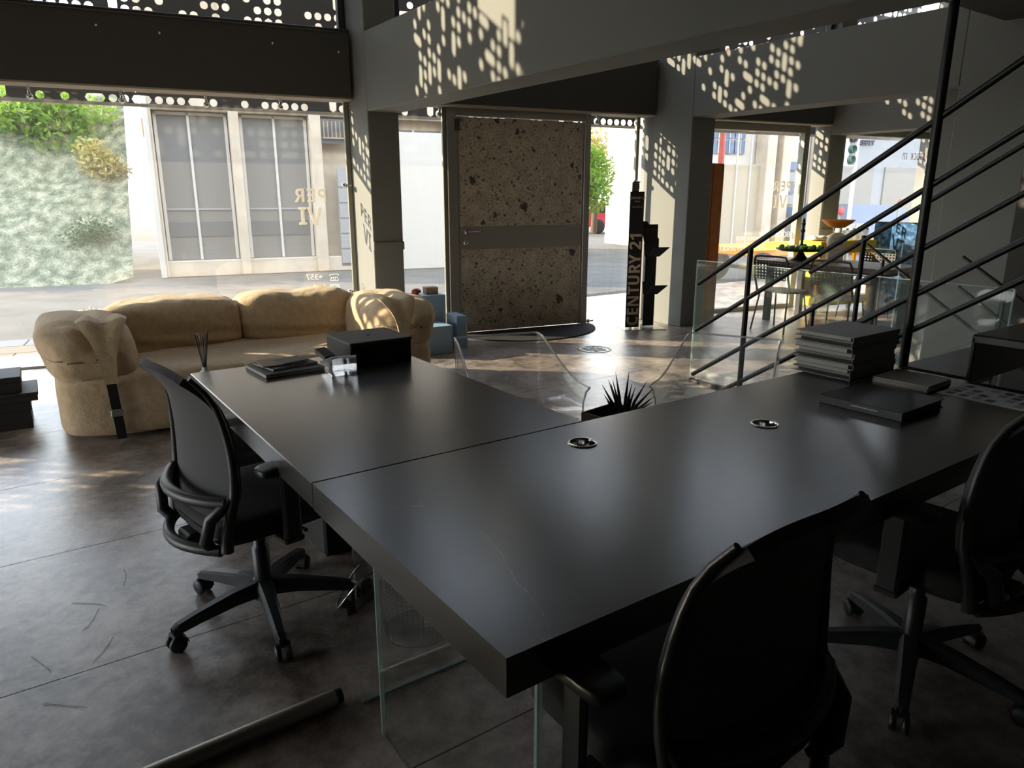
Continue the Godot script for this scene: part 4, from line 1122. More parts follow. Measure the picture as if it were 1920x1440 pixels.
func make_office_chair(label: String, at: Transform3D) -> Node3D:
	var o := thing("office_chair", label, "chair", at, "office chairs at the desks")
	var hub := stool()
	lathe(hub, [Vector2(0, 0.07), Vector2(0.042, 0.07), Vector2(0.05, 0.09), Vector2(0.045, 0.135), Vector2(0.032, 0.145), Vector2(0, 0.145)], 20)
	part("hub", hub, M.black_plastic, o)
	var leg: MeshInstance3D = null
	var cas: MeshInstance3D = null
	for k in 5:
		var turn := Transform3D(Basis(Vector3.UP, TAU * k / 5 + 0.02), Vector3.ZERO)
		if leg == null:
			var st := stool()
			var sec := [[0.03, 0.115, 0.032, 0.028], [0.12, 0.112, 0.026, 0.024], [0.25, 0.094, 0.021, 0.019], [0.315, 0.082, 0.019, 0.016], [0.335, 0.076, 0.012, 0.010]]
			for i in sec.size() - 1:
				var a: Array = sec[i]
				var b: Array = sec[i + 1]
				var ra := []
				var rb := []
				for c in [[-1, -1], [-1, 0.6], [-0.6, 1], [0.6, 1], [1, 0.6], [1, -1]]:
					ra.append(Vector3(c[0] * a[2], a[1] + c[1] * a[3], a[0])); rb.append(Vector3(c[0] * b[2], b[1] + c[1] * b[3], b[0]))
				for c in 6:
					var c2 := (c + 1) % 6
					oquad(st, ra[c], ra[c2], rb[c2], rb[c], Vector3(0, (a[1] + b[1]) / 2, (a[0] + b[0]) / 2))
			leg = part("leg", st, M.black_plastic, o); leg.transform = turn
			var cs := stool()
			for s in [-0.017, 0.017]:
				lathe(cs, [Vector2(0, 0.010), Vector2(0.020, 0.010), Vector2(0.029, 0.006), Vector2(0.029, -0.006), Vector2(0.020, -0.010), Vector2(0, -0.010)], 18, Transform3D(Basis(Vector3.FORWARD, PI / 2), Vector3(s, 0.029, 0.325)))
			for i in 8:
				var a0 := PI * (-0.05 + i * 0.09)
				var a1 := PI * (-0.05 + (i + 1) * 0.09)
				oquad(cs, Vector3(-0.024, 0.030 + sin(a0) * 0.034, 0.325 - cos(a0) * 0.034), Vector3(0.024, 0.030 + sin(a0) * 0.034, 0.325 - cos(a0) * 0.034), Vector3(0.024, 0.030 + sin(a1) * 0.034, 0.325 - cos(a1) * 0.034), Vector3(-0.024, 0.030 + sin(a1) * 0.034, 0.325 - cos(a1) * 0.034), Vector3(0, 0.03, 0.325))
			rod(cs, Vector3(0, 0.05, 0.322), Vector3(0, 0.085, 0.322), 0.011, 10)
			cas = part("castor", cs, M.black_plastic, o); cas.transform = turn
		else:
			share("leg", leg, turn, o); share("castor", cas, turn, o)
	var col := stool()
	lathe(col, [Vector2(0.030, 0.13), Vector2(0.030, 0.27), Vector2(0.022, 0.275), Vector2(0.022, 0.39)], 18)
	part("gas_column", col, M.black_steel, o)
	var me := stool()
	bx(me, Vector3(0, 0.395, 0.03), Vector3(0.17, 0.05, 0.26), 0.012)
	bx(me, Vector3(0, 0.395, 0.20), Vector3(0.10, 0.045, 0.12), 0.01)
	rod(me, Vector3(0.08, 0.40, -0.04), Vector3(0.24, 0.395, -0.06), 0.007, 8)
	part("mechanism", me, M.black_plastic, o)
	var seat := stool()
	soft(seat, Vector3(0, 0.462, -0.02), Vector3(0.50, 0.085, 0.50), 5.0, 14, 0.0, 4.0, Transform3D.IDENTITY, func(p: Vector3) -> Vector3: return p + Vector3(0, -0.06 * pow(maxf(0.0, (-p.z - 0.12) / 0.15), 2.0) * 0.5 - 0.012 * cos(p.x * 6.0) * (1.0 if p.y > 0.46 else 0.0), 0))
	part("seat", seat, M.cloth, o)
	var pan := stool()
	soft(pan, Vector3(0, 0.425, 0.0), Vector3(0.46, 0.04, 0.44), 6.0, 8)
	part("seat_pan", pan, M.black_plastic, o)
	# back panel, frame and lower loop
	var bp := stool()
	shell(bp, func(u: float, v: float) -> Vector3:
		var y := lerpf(0.565, 0.995, v)
		var p := back_point((u * 2.0 - 1.0) * (1.0 - 0.09 * pow(v, 5.0)), y)
		p.y -= 0.03 * pow(absf(u * 2.0 - 1.0), 3.0) * v
		return p, 14, 18, 0.024)
	part("backrest", bp, M.cloth_pale, o)
	var fr := stool()
	for s in [-1.0, 1.0]:
		var pts := []
		var rad := []
		for i in 13:
			var y := 0.40 + 0.57 * i / 12.0
			var p := back_point(s * 1.0, y)
			if y < 0.57: p += Vector3(s * 0.012, 0, 0.01)
			p.x *= 1.0 - 0.06 * pow(i / 12.0, 5.0)
			pts.append(p + Vector3(0, 0, 0.012)); rad.append(lerpf(0.021, 0.008, i / 12.0))
		tube(fr, pts, rad, 10)
		tube(fr, [back_point(s, 0.575) + Vector3(0, 0, 0.02), back_point(s * 0.96, 0.52) + Vector3(0, 0, 0.075), back_point(s * 0.9, 0.44) + Vector3(0, 0, 0.07), back_point(s * 0.75, 0.395) + Vector3(0, 0, 0.03)], [0.016, 0.020, 0.020, 0.018], 10)
	for yy in [[0.565, 0.05, 0.020], [0.40, 0.045, 0.019]]:
		var pts := []
		for i in 11:
			var u := -0.98 + 1.96 * i / 10.0
			pts.append(back_point(u, yy[0]) + Vector3(0, 0, 0.03 + yy[1] * (1.0 - u * u)))
		tube(fr, pts, yy[2], 10)
	part("back_frame", fr, M.black_plastic, o)
	var lo := stool()
	shell(lo, func(u: float, v: float) -> Vector3: return back_point((u * 2.0 - 1.0) * 0.97, lerpf(0.415, 0.565, v)) + Vector3(0, 0, 0.006), 10, 4, 0.008)
	part("lumbar_panel", lo, M.cloth, o)
	for s in [-1.0, 1.0]:
		var ar := stool()
		bx(ar, Vector3(s * 0.275, 0.415, 0.02), Vector3(0.09, 0.022, 0.07), 0.006)
		bx(ar, Vector3(s * 0.305, 0.53, 0.02), Vector3(0.022, 0.25, 0.062), 0.008)
		part("arm_post", ar, M.black_plastic, o)
		var pad := stool()
		soft(pad, Vector3(s * 0.30, 0.668, -0.01), Vector3(0.085, 0.034, 0.26), 5.0, 8)
		part("armrest", pad, M.black_plastic, o)
	return o

func office_chairs() -> void:
	var a := make_office_chair("dark office chair with grey back on a five star base beside the short desk", Transform3D(Basis(Vector3.UP, deg_to_rad(-80)), Vector3(0.61, 0, -2.47)))
	copy(a, Transform3D(Basis(Vector3.UP, 0.0), Vector3(1.05, 0, -0.88)), "black office chair with raised back pulled up to the corner of the long desk")
	copy(a, Transform3D(Basis(Vector3.UP, 0.08), Vector3(2.22, 0, -0.93)), "black office chair at the long desk in front of the black book")

# ---------- sofa ----------
func sofa() -> void:
	var o := thing("sofa", "large beige linen sofa with puffed arms and black strap by the window", "sofa", Transform3D(Basis(Vector3.UP, -deg_to_rad(3.0)), Vector3(0.13, 0, -4.97)))
	var L := 2.56
	var b := stool()
	soft(b, Vector3(L / 2, 0.215, -0.56), Vector3(L, 0.41, 1.12), 9.0, 40, 0.012, 2.2)
	part("base", b, M.linen, o)
	var arm := func(x: float, flip: float):
		var st := stool()
		soft(st, Vector3(x, 0.535, -0.56), Vector3(0.54, 0.40, 1.10), 3.6, 34, 0.022, 2.6, Transform3D.IDENTITY, func(p: Vector3) -> Vector3:
			var q := p
			q.x += -flip * 0.06 * maxf(0.0, (p.y - 0.4) / 0.3)       # the roll bulges outwards
			q.y -= 0.035 * exp(-pow((p.z + 0.02) / 0.16, 2.0)) * (1.0 if p.y > 0.55 else 0.0)
			q.y -= 0.05 * exp(-pow((p.x - x - flip * 0.04) / 0.05, 2.0)) * smoothstep(0.5, 0.7, p.y) * smoothstep(-1.0, -0.3, p.z)
			return q)
		part("arm_cushion", st, M.linen, o)
	arm.call(0.24, 1.0); arm.call(L - 0.24, -1.0)
	for k in 2:
		var st := stool()
		var cx := 0.80 + k * 0.93
		soft(st, Vector3(cx, 0.555, -0.95), Vector3(0.96, 0.40, 0.46), 4.2, 36, 0.024, 3.0, Transform3D(Basis.IDENTITY, Vector3.ZERO), func(p: Vector3) -> Vector3:
			var q := p
			q.z -= 0.32 * (p.y - 0.50)
			q.y += 0.010 * sin(p.x * 9.0 + k) * smoothstep(0.55, 0.75, p.y)
			q.z += 0.012 * sin(p.y * 60.0 + p.x * 5.0) * smoothstep(0.62, 0.45, p.y)
			return q)
		part("back_cushion", st, M.linen, o)
	# folded flap pulled tight by the strap
	for a in [[0.27, 1.0], [L - 0.27, -1.0]]:
		var fl := stool()
		var ax: float = a[0]
		var s: float = a[1]
		shell(fl, func(u: float, v: float) -> Vector3:
			var ang := lerpf(0.1, PI * 0.62, v)
			var w := lerpf(0.24, 0.07, smoothstep(0.35, 1.0, v))
			var z := -0.30 + 0.33 * sin(minf(ang, PI / 2)) + (0.0 if ang < PI / 2 else 0.03 * sin(ang * 2.0 - PI))
			var y := 0.742 - 0.36 * pow(clampf((v - 0.30) / 0.70, 0.0, 1.0), 1.5) + 0.02 * sin(u * 9.0) * (1.0 - v)
			return Vector3(ax + s * 0.03 + (u - 0.5) * w * (1.0 + 0.15 * sin(v * 7.0)), y, z), 8, 16, 0.02)
		part("arm_flap", fl, M.linen, o)
		var sp := stool()
		shell(sp, func(u: float, v: float) -> Vector3: return Vector3(ax + s * (0.03 + 0.02 * (1.0 - v)) + (u - 0.5) * 0.055, lerpf(0.015, 0.40, v), 0.012 + 0.012 * sin(v * PI)), 2, 10, 0.006)
		var strap := part("strap", sp, M.rubber, o, "black webbing strap")
		bxpart("buckle", Vector3(ax + s * 0.04, 0.19, 0.032), Vector3(0.07, 0.045, 0.012), M.alu, strap, 0.004)
	for k in 4:
		var ft := stool(); lathe(ft, [Vector2(0.03, 0.0), Vector2(0.03, 0.03)], 12, Transform3D(Basis.IDENTITY, Vector3(0.25 if k % 2 else L - 0.25, 0.0, -0.2 if k < 2 else -0.9))); part("foot", ft, M.rubber, o)

# ---------- boxes ----------
func boxes() -> void:
	var st_ := [[Vector3(-0.29, 0, -5.76), Vector3(0.60, 0.19, 0.36), "tall black storage box, lowest of the stack beside the sofa"], [Vector3(-0.26, 0.19, -5.75), Vector3(0.64, 0.058, 0.40), "flat black box with wide lid in the middle of the stack beside the sofa"], [Vector3(-0.31, 0.248, -5.77), Vector3(0.58, 0.105, 0.34), "black box on top of the stack beside the sofa"]]
	for s in st_:
		var o := thing("storage_box", s[2], "box", Transform3D(Basis(Vector3.UP, -0.03), s[0]), "black boxes beside the sofa")
		var z: Vector3 = s[1]
		bxpart("body", Vector3(0, z.y * 0.42, 0), Vector3(z.x - 0.012, z.y * 0.84, z.z - 0.012), M.black_card, o, 0.003)
		bxpart("lid", Vector3(0, z.y * 0.82, 0), Vector3(z.x, z.y * 0.36, z.z), M.black_card, o, 0.004)
	var bl := [[Vector3(3.29, 0, -6.20), Vector3(0.44, 0.275, 0.34), 0.05, "wide pale blue box on the floor by the pillar"], [Vector3(3.50, 0, -6.58), Vector3(0.34, 0.52, 0.30), 0.1, "tall pale blue box standing behind the wide one"], [Vector3(3.16, 0, -6.56), Vector3(0.24, 0.30, 0.28), 0.1, "low pale blue box between the pillar and the tall box"], [Vector3(3.70, 0, -6.28), Vector3(0.12, 0.33, 0.26), 0.1, "slim dark blue box beside the stone door frame"]]
	for s in bl:
		var o := thing("display_box", s[3], "box", Transform3D(Basis(Vector3.UP, -s[2]), s[0]), "blue boxes beside the door")
		var z: Vector3 = s[1]
		bxpart("body", Vector3(0, z.y / 2, 0), z, M.blue_box, o, 0.006)
		bxpart("slot", Vector3(z.x * 0.42, z.y * 0.55, z.z / 2), Vector3(0.008, z.y * 0.3, 0.004), M.paper, o, 0.0)
	var stn := stool(); soft(stn, Vector3(0, 0.03, 0), Vector3(0.10, 0.06, 0.08), 3.0, 8, 0.02, 9.0)
	var so := part("red_stone", stn, M.red_paint, self); so.position = Vector3(3.42, 0.52, -6.6)
	tag(so, "small reddish stone on the tall pale blue box", "stone")
	var wb := bxpart("wooden_block", Vector3(0, 0.035, 0), Vector3(0.13, 0.07, 0.12), M.tan, self, 0.004)
	wb.transform = Transform3D(Basis(Vector3.UP, -0.2), Vector3(3.57, 0.52, -6.58))
	tag(wb, "light wooden block on the tall pale blue box", "block")

# ---------- clear armchairs ----------
func clear_chairs() -> void:
	var make := func(label: String, at: Transform3D):
		var o := thing("acrylic_chair", label, "chair", at, "clear acrylic chairs")
		# one bent sheet: back and arms, looks along +z
		var prof := func(u: float) -> Vector3:
			# plan of the wall: left front, back, right front
			var a := u * 2.0 - 1.0
			var x := 0.245 * clampf(a * 2.2, -1.0, 1.0)
			var t := clampf((absf(a) - 0.40) / 0.60, 0.0, 1.0)
			var z := -0.28 + 0.56 * pow(t, 1.15)
			if absf(a) < 0.46: x = 0.245 * sin(a / 0.46 * PI / 2)
			return Vector3(x, 0, z)
		var top := func(u: float) -> float:
			var t := clampf((absf(u * 2.0 - 1.0) - 0.40) / 0.60, 0.0, 1.0)
			return 0.75 - 0.17 * smoothstep(0.05, 0.85, t)
		var st := stool()
		shell(st, func(u: float, v: float) -> Vector3:
			var p: Vector3 = prof.call(u)
			var y: float = lerpf(0.0, top.call(u), v)
			var lean := 0.07 * pow(v, 2.0) * (1.0 - clampf((absf(u * 2.0 - 1.0) - 0.40) / 0.60, 0.0, 1.0))
			var flare := 0.035 * smoothstep(0.86, 1.0, v) * smoothstep(0.45, 1.0, absf(u * 2.0 - 1.0)) * signf(u - 0.5)
			return Vector3(p.x + flare, y, p.z - lean), 48, 16, 0.010)
		part("body", st, M.acrylic, o)
		var ss := stool()
		shell(ss, func(u: float, v: float) -> Vector3: return Vector3((u - 0.5) * 0.46, 0.40 + 0.02 * pow(v, 2.0) - 0.03 * pow(1.0 - absf(v - 0.4), 3.0), lerpf(-0.25, 0.27, v)), 8, 12, 0.010)
		part("seat", ss, M.acrylic, o)
		var es := stool()
		var rim := []
		for i in 49:
			var u := i / 48.0
			var p: Vector3 = prof.call(u)
			var lean := 0.07 * (1.0 - clampf((absf(u * 2.0 - 1.0) - 0.40) / 0.60, 0.0, 1.0))
			rim.append(Vector3(p.x + 0.035 * smoothstep(0.45, 1.0, absf(u * 2.0 - 1.0)) * signf(u - 0.5), top.call(u), p.z - lean))
		tube(es, rim, 0.0055, 8)
		for k in [0.0, 1.0]:
			var p: Vector3 = prof.call(k)
			tube(es, [Vector3(p.x, 0.0, p.z), Vector3(p.x, 0.50, p.z), Vector3(p.x + 0.015 * signf(k - 0.5), 0.56, p.z), Vector3(p.x + 0.035 * signf(k - 0.5), top.call(k), p.z)], 0.0055, 8)
		tube(es, [Vector3(-0.23, 0.42, 0.27), Vector3(0.23, 0.42, 0.27)], 0.005, 8)
		part("polished_edge", es, M.acrylic_edge, o)
	make.call("clear acrylic armchair standing beside the short desk", Transform3D(Basis(Vector3.UP, -0.27), Vector3(2.09, 0, -2.94)))
	make.call("clear acrylic armchair standing beside the staircase", Transform3D(Basis(Vector3.UP, -1.10), Vector3(2.93, 0, -2.33)))

# ---------- staircase ----------
func stairs() -> void:
	var o := thing("staircase", "black folded steel staircase with round bar railings", "stairs", Transform3D(Basis.IDENTITY, Vector3(3.42, 0, 0)))
	var w := 1.05
	for i in range(1, 15):
		var z0 := -1.68 - 0.30 * (4 - i)
		var y := 0.72 + 0.195 * (i - 4)
		var st := stool()
		bx(st, Vector3(w / 2, y - 0.02, z0 + 0.15), Vector3(w, 0.04, 0.30), 0.006)
		bx(st, Vector3(w / 2, y + 0.0775, z0 + 0.30 + 0.01), Vector3(w, 0.215, 0.02), 0.006)
		part("tread", st, M.black_steel, o)
	var nos := func(z: float) -> float: return 0.72 + 0.66 * (z + 1.68)
	for s in [[0.03, [1.10, 0.81, 0.53, 0.32, 0.15], -2.95], [1.03, [1.05, 0.78, 0.52], -2.85]]:
		var first := true
		for h in s[1]:
			var st := stool()
			rod(st, Vector3(s[0], nos.call(s[2]) + h, s[2]), Vector3(s[0], nos.call(0.9) + h, 0.9), 0.0135 if not first else 0.0155, 12)
			part("handrail" if first else "rail", st, M.black_steel, o)
			first = false
	for p in [[0.03, -2.59, 0.0, 0.05], [1.03, -2.50, 0.0, 0.02], [1.03, -2.80, 0.0, -0.25], [0.03, -0.75, 0.6, 0.02], [1.03, -1.2, 0.3, 0.02]]:
		var st := stool()
		rod(st, Vector3(p[0], p[2], p[1]), Vector3(p[0], nos.call(p[1]) + 1.06 + p[3], p[1]), 0.0155, 12)
		part("post", st, M.black_steel, o)
	var pole := stool()
	rod(pole, Vector3(0.02, 0.70, -1.665), Vector3(0.02, 5.55, -1.665), 0.021, 16)
	part("tall_pole", pole, M.black_steel, o)
	# glass balustrade on the far side
	var g := thing("glass_balustrade", "long frameless glass balustrade behind the staircase", "balustrade", Transform3D(Basis.IDENTITY, Vector3(4.55, 0, -2.785)))
	bxpart("pane", Vector3(0, 0.5, 0), Vector3(0.015, 1.0, 2.25), M.rail_glass, g, 0.001)
	var e := stool()
	bx(e, Vector3(0, 1.0, 0), Vector3(0.0155, 0.006, 2.25), 0.001); bx(e, Vector3(0, 0.5, -1.125), Vector3(0.0155, 1.0, 0.006), 0.001); bx(e, Vector3(0, 0.5, 1.125), Vector3(0.0155, 1.0, 0.010), 0.001)
	part("polished_edge", e, M.edge_glass, g)
	bxpart("floor_channel", Vector3(0, 0.015, 0), Vector3(0.04, 0.03, 2.25), M.black_steel, g, 0.003)
	var g2 := thing("glass_balustrade", "short frameless glass screen in front of the dining table", "balustrade", Transform3D(Basis.IDENTITY, Vector3(7.75, 0, -3.75)))
	bxpart("pane", Vector3(0.1, 0.52, 0), Vector3(0.9, 1.04, 0.012), M.rail_glass, g2, 0.001)
	var e2 := stool()
	bx(e2, Vector3(0.1, 1.04, 0), Vector3(0.9, 0.006, 0.0125), 0.001); bx(e2, Vector3(0.55, 0.52, 0), Vector3(0.012, 1.04, 0.0125), 0.001); bx(e2, Vector3(-0.35, 0.52, 0), Vector3(0.008, 1.04, 0.0125), 0.001)
	part("polished_edge", e2, M.edge_glass, g2)
	bxpart("floor_channel", Vector3(0.1, 0.015, 0), Vector3(0.9, 0.03, 0.04), M.black_steel, g2, 0.003)
	# railing of the flight leading down
	var d := thing("lower_stair_railing", "black bar railing sloping down in front of the grey stair wall", "railing", Transform3D(Basis.IDENTITY, Vector3(5.9, 0, -2.53)))
	for r in [[1.057, 0.0], [0.833, 0.0], [0.62, -0.75]]:
		var st := stool()
		var y1: float = 0.06
		rod(st, Vector3(0, r[0] - r[1] * 0.65, r[1]), Vector3(0, y1, (r[0] - y1) / 0.65), 0.012, 10)
		part("rail", st, M.black_steel, d)
	for p in [[0.32, 0.86], [-0.6, 1.0]]:
		var st := stool(); rod(st, Vector3(0, 0, p[0]), Vector3(0, p[1], p[0]), 0.013, 10); part("post", st, M.black_steel, d)

# ---------- entrance: mat, cover, leaflet stand ----------
func entrance() -> void:
	var m := thing("door_mat", "dark half round mat in front of the stone door", "mat", Transform3D(FT.basis, FT * Vector3(4.93, 0, 0.06)))
	var poly := PackedVector2Array()
	for k in 33:
		var a := PI * k / 32
		poly.append(Vector2(cos(a) * 0.86, sin(a) * 0.72))
	var st := stool()
	prism(st, poly, 0.012, Transform3D(Basis(Vector3.RIGHT, PI / 2), Vector3(0, 0.006, 0)))
	part("pile", st, M.mat_dark, m)
	var c := thing("floor_cover", "round metal cover plate set in the floor before the door", "floor cover", Transform3D(Basis.IDENTITY, Vector3(4.75, 0, -5.34)))
	var r := stool(); lathe(r, [Vector2(0.145, 0.0), Vector2(0.15, 0.004), Vector2(0.168, 0.004), Vector2(0.172, 0.0)], 40); part("ring", r, M.alu, c)
	for k in 5:
		bxpart("slot", Vector3(0, 0.002, -0.09 + k * 0.045), Vector3(2.0 * sqrt(0.13 * 0.13 - pow(-0.09 + k * 0.045, 2.0)) * 0.8, 0.003, 0.012), M.dark_card, c, 0.0)
	# leaflet stand, parallel to the front
	var o := thing("leaflet_stand", "black leaflet stand with upright lettering and angled holders by the pillar", "display stand", Transform3D(Basis(Vector3.UP, -PHI - 0.25), Vector3(5.97, 0, -6.0)))
	bxpart("base_plate", Vector3(0.05, 0.006, 0), Vector3(0.50, 0.012, 0.40), M.rail_glass, o, 0.002)
	bxpart("base_edge", Vector3(0.05, 0.006, 0.2), Vector3(0.50, 0.012, 0.006), M.edge_glass, o, 0.001)
	bxpart("front_panel", Vector3(-0.07, 0.78, 0.06), Vector3(0.165, 1.53, 0.012), M.black_card, o, 0.002)
	bxpart("rear_panel", Vector3(0.155, 0.60, -0.02), Vector3(0.135, 1.17, 0.012), M.black_card, o, 0.002)
	bxpart("cross_bar", Vector3(0.05, 1.12, 0.02), Vector3(0.30, 0.05, 0.02), M.black_card, o, 0.003)
	letters("lettering", "CENTURY 21", 0.135, M.gold, o, Transform3D(Basis(Vector3.BACK, PI / 2), Vector3(-0.068, 0.57, 0.068)), true, 0.003)
	letters("small_lettering", "CENTURY 21", 0.024, M.gold, o, Transform3D(Basis.IDENTITY, Vector3(-0.07, 1.475, 0.068)), true, 0.002)
	letters("small_lettering", "Cyprus", 0.014, M.gold, o, Transform3D(Basis.IDENTITY, Vector3(-0.07, 1.44, 0.068)), false, 0.002)
	letters("small_lettering", "century21.cy", 0.016, M.gold, o, Transform3D(Basis.IDENTITY, Vector3(-0.07, 1.38, 0.068)), false, 0.002)
	var pl := stool()
	prism(pl, PackedVector2Array([Vector2(-0.04, 1.54), Vector2(0.04, 1.54), Vector2(0.045, 1.60), Vector2(0.04, 1.65), Vector2(-0.03, 1.65), Vector2(-0.04, 1.64)]), 0.012, Transform3D(Basis.IDENTITY, Vector3(-0.09, 0, 0.05)))
	part("top_plaque", pl, M.black_plastic, o)
	for i in 3:
		for j in 4: bxpart("plaque_dot", Vector3(-0.115 + i * 0.025, 1.565 + j * 0.022, 0.057), Vector3(0.012, 0.010, 0.002), M.page, o, 0.0)
	# small upper diagonal shelf
	var sh := stool()
	prism(sh, PackedVector2Array([Vector2(0.0, 1.22), Vector2(0.08, 1.22), Vector2(0.235, 1.02), Vector2(0.235, 0.86), Vector2(0.09, 0.86)]), 0.012, Transform3D(Basis.IDENTITY, Vector3(0, 0, -0.005)))
	part("sloping_panel", sh, M.black_card, o)
	for y in [0.83, 0.40]:
		var h := stool()
		# V shaped holder: back plate and tilted front plate
		prism(h, PackedVector2Array([Vector2(0.0, 0.0), Vector2(0.13, 0.0), Vector2(0.22, 0.13), Vector2(0.03, 0.13)]), 0.008, Transform3D(Basis(Vector3.RIGHT, 0.62), Vector3(0.09, y, 0.07)))
		prism(h, PackedVector2Array([Vector2(-0.02, 0.0), Vector2(0.13, 0.0), Vector2(0.13, 0.18), Vector2(-0.02, 0.14)]), 0.008, Transform3D(Basis(Vector3.RIGHT, -0.30), Vector3(0.07, y, 0.055)))
		part("holder", h, M.black_card, o)
	# tall orange cabinet behind the pillar
	var oc := thing("tall_cabinet", "tall orange wooden cabinet between the pillar and the window", "cabinet", Transform3D(Basis.IDENTITY, Vector3(7.0, 0, -6.02)))
	bxpart("body", Vector3(0, 0.935, 0), Vector3(0.38, 1.87, 0.30), M.orange_wood, oc, 0.004)
	bxpart("door", Vector3(-0.10, 0.945, 0.157), Vector3(0.165, 1.82, 0.014), M.orange_wood, oc, 0.003)
	bxpart("door", Vector3(0.085, 0.945, 0.157), Vector3(0.19, 1.82, 0.014), M.orange_wood, oc, 0.003)

# ---------- dining corner ----------
func make_mesh_chair(label: String, at: Transform3D) -> Node3D:
	# looks along -z
	var o := thing("metal_chair", label, "chair", at, "chairs around the dining table")
	var bk := stool()
	var W := 0.40
	for j in 6:
		for i in 10:
			hole_cell(bk, Vector2(-0.18 + i * 0.04, 0.62 + j * 0.035), 0.04, 0.035, 0, 0.003, 0.0095)
	var mesh := part("backrest", bk, M.black_steel, o)
	mesh.transform = Transform3D(Basis(Vector3.RIGHT, 0.12), Vector3(0, -0.005, 0.165))
	var fr := stool()
	for s in [-1.0, 1.0]:
		tube(fr, [Vector3(s * 0.215, 0.45, 0.16), Vector3(s * 0.215, 0.62, 0.225), Vector3(s * 0.212, 0.80, 0.255), Vector3(s * 0.19, 0.845, 0.262), Vector3(s * 0.12, 0.85, 0.265), Vector3(0, 0.85, 0.265)], 0.012, 8)
		tube(fr, [Vector3(s * 0.215, 0.46, 0.18), Vector3(s * 0.205, 0.445, 0.0), Vector3(s * 0.20, 0.445, -0.19)], 0.010, 8)
	part("frame", fr, M.black_steel, o)
	var se := stool()
	soft(se, Vector3(0, 0.455, -0.01), Vector3(0.43, 0.022, 0.42), 6.0, 10)
	part("seat", se, M.tan, o)
	for p in [[-1.0, -1.0], [1.0, -1.0], [-1.0, 1.0], [1.0, 1.0]]:
		var st := stool()
		rod(st, Vector3(p[0] * 0.18, 0.445, p[1] * 0.15), Vector3(p[0] * 0.22, 0.0, p[1] * 0.22), 0.010, 8)
		part("leg", st, M.black_steel, o)
	return o

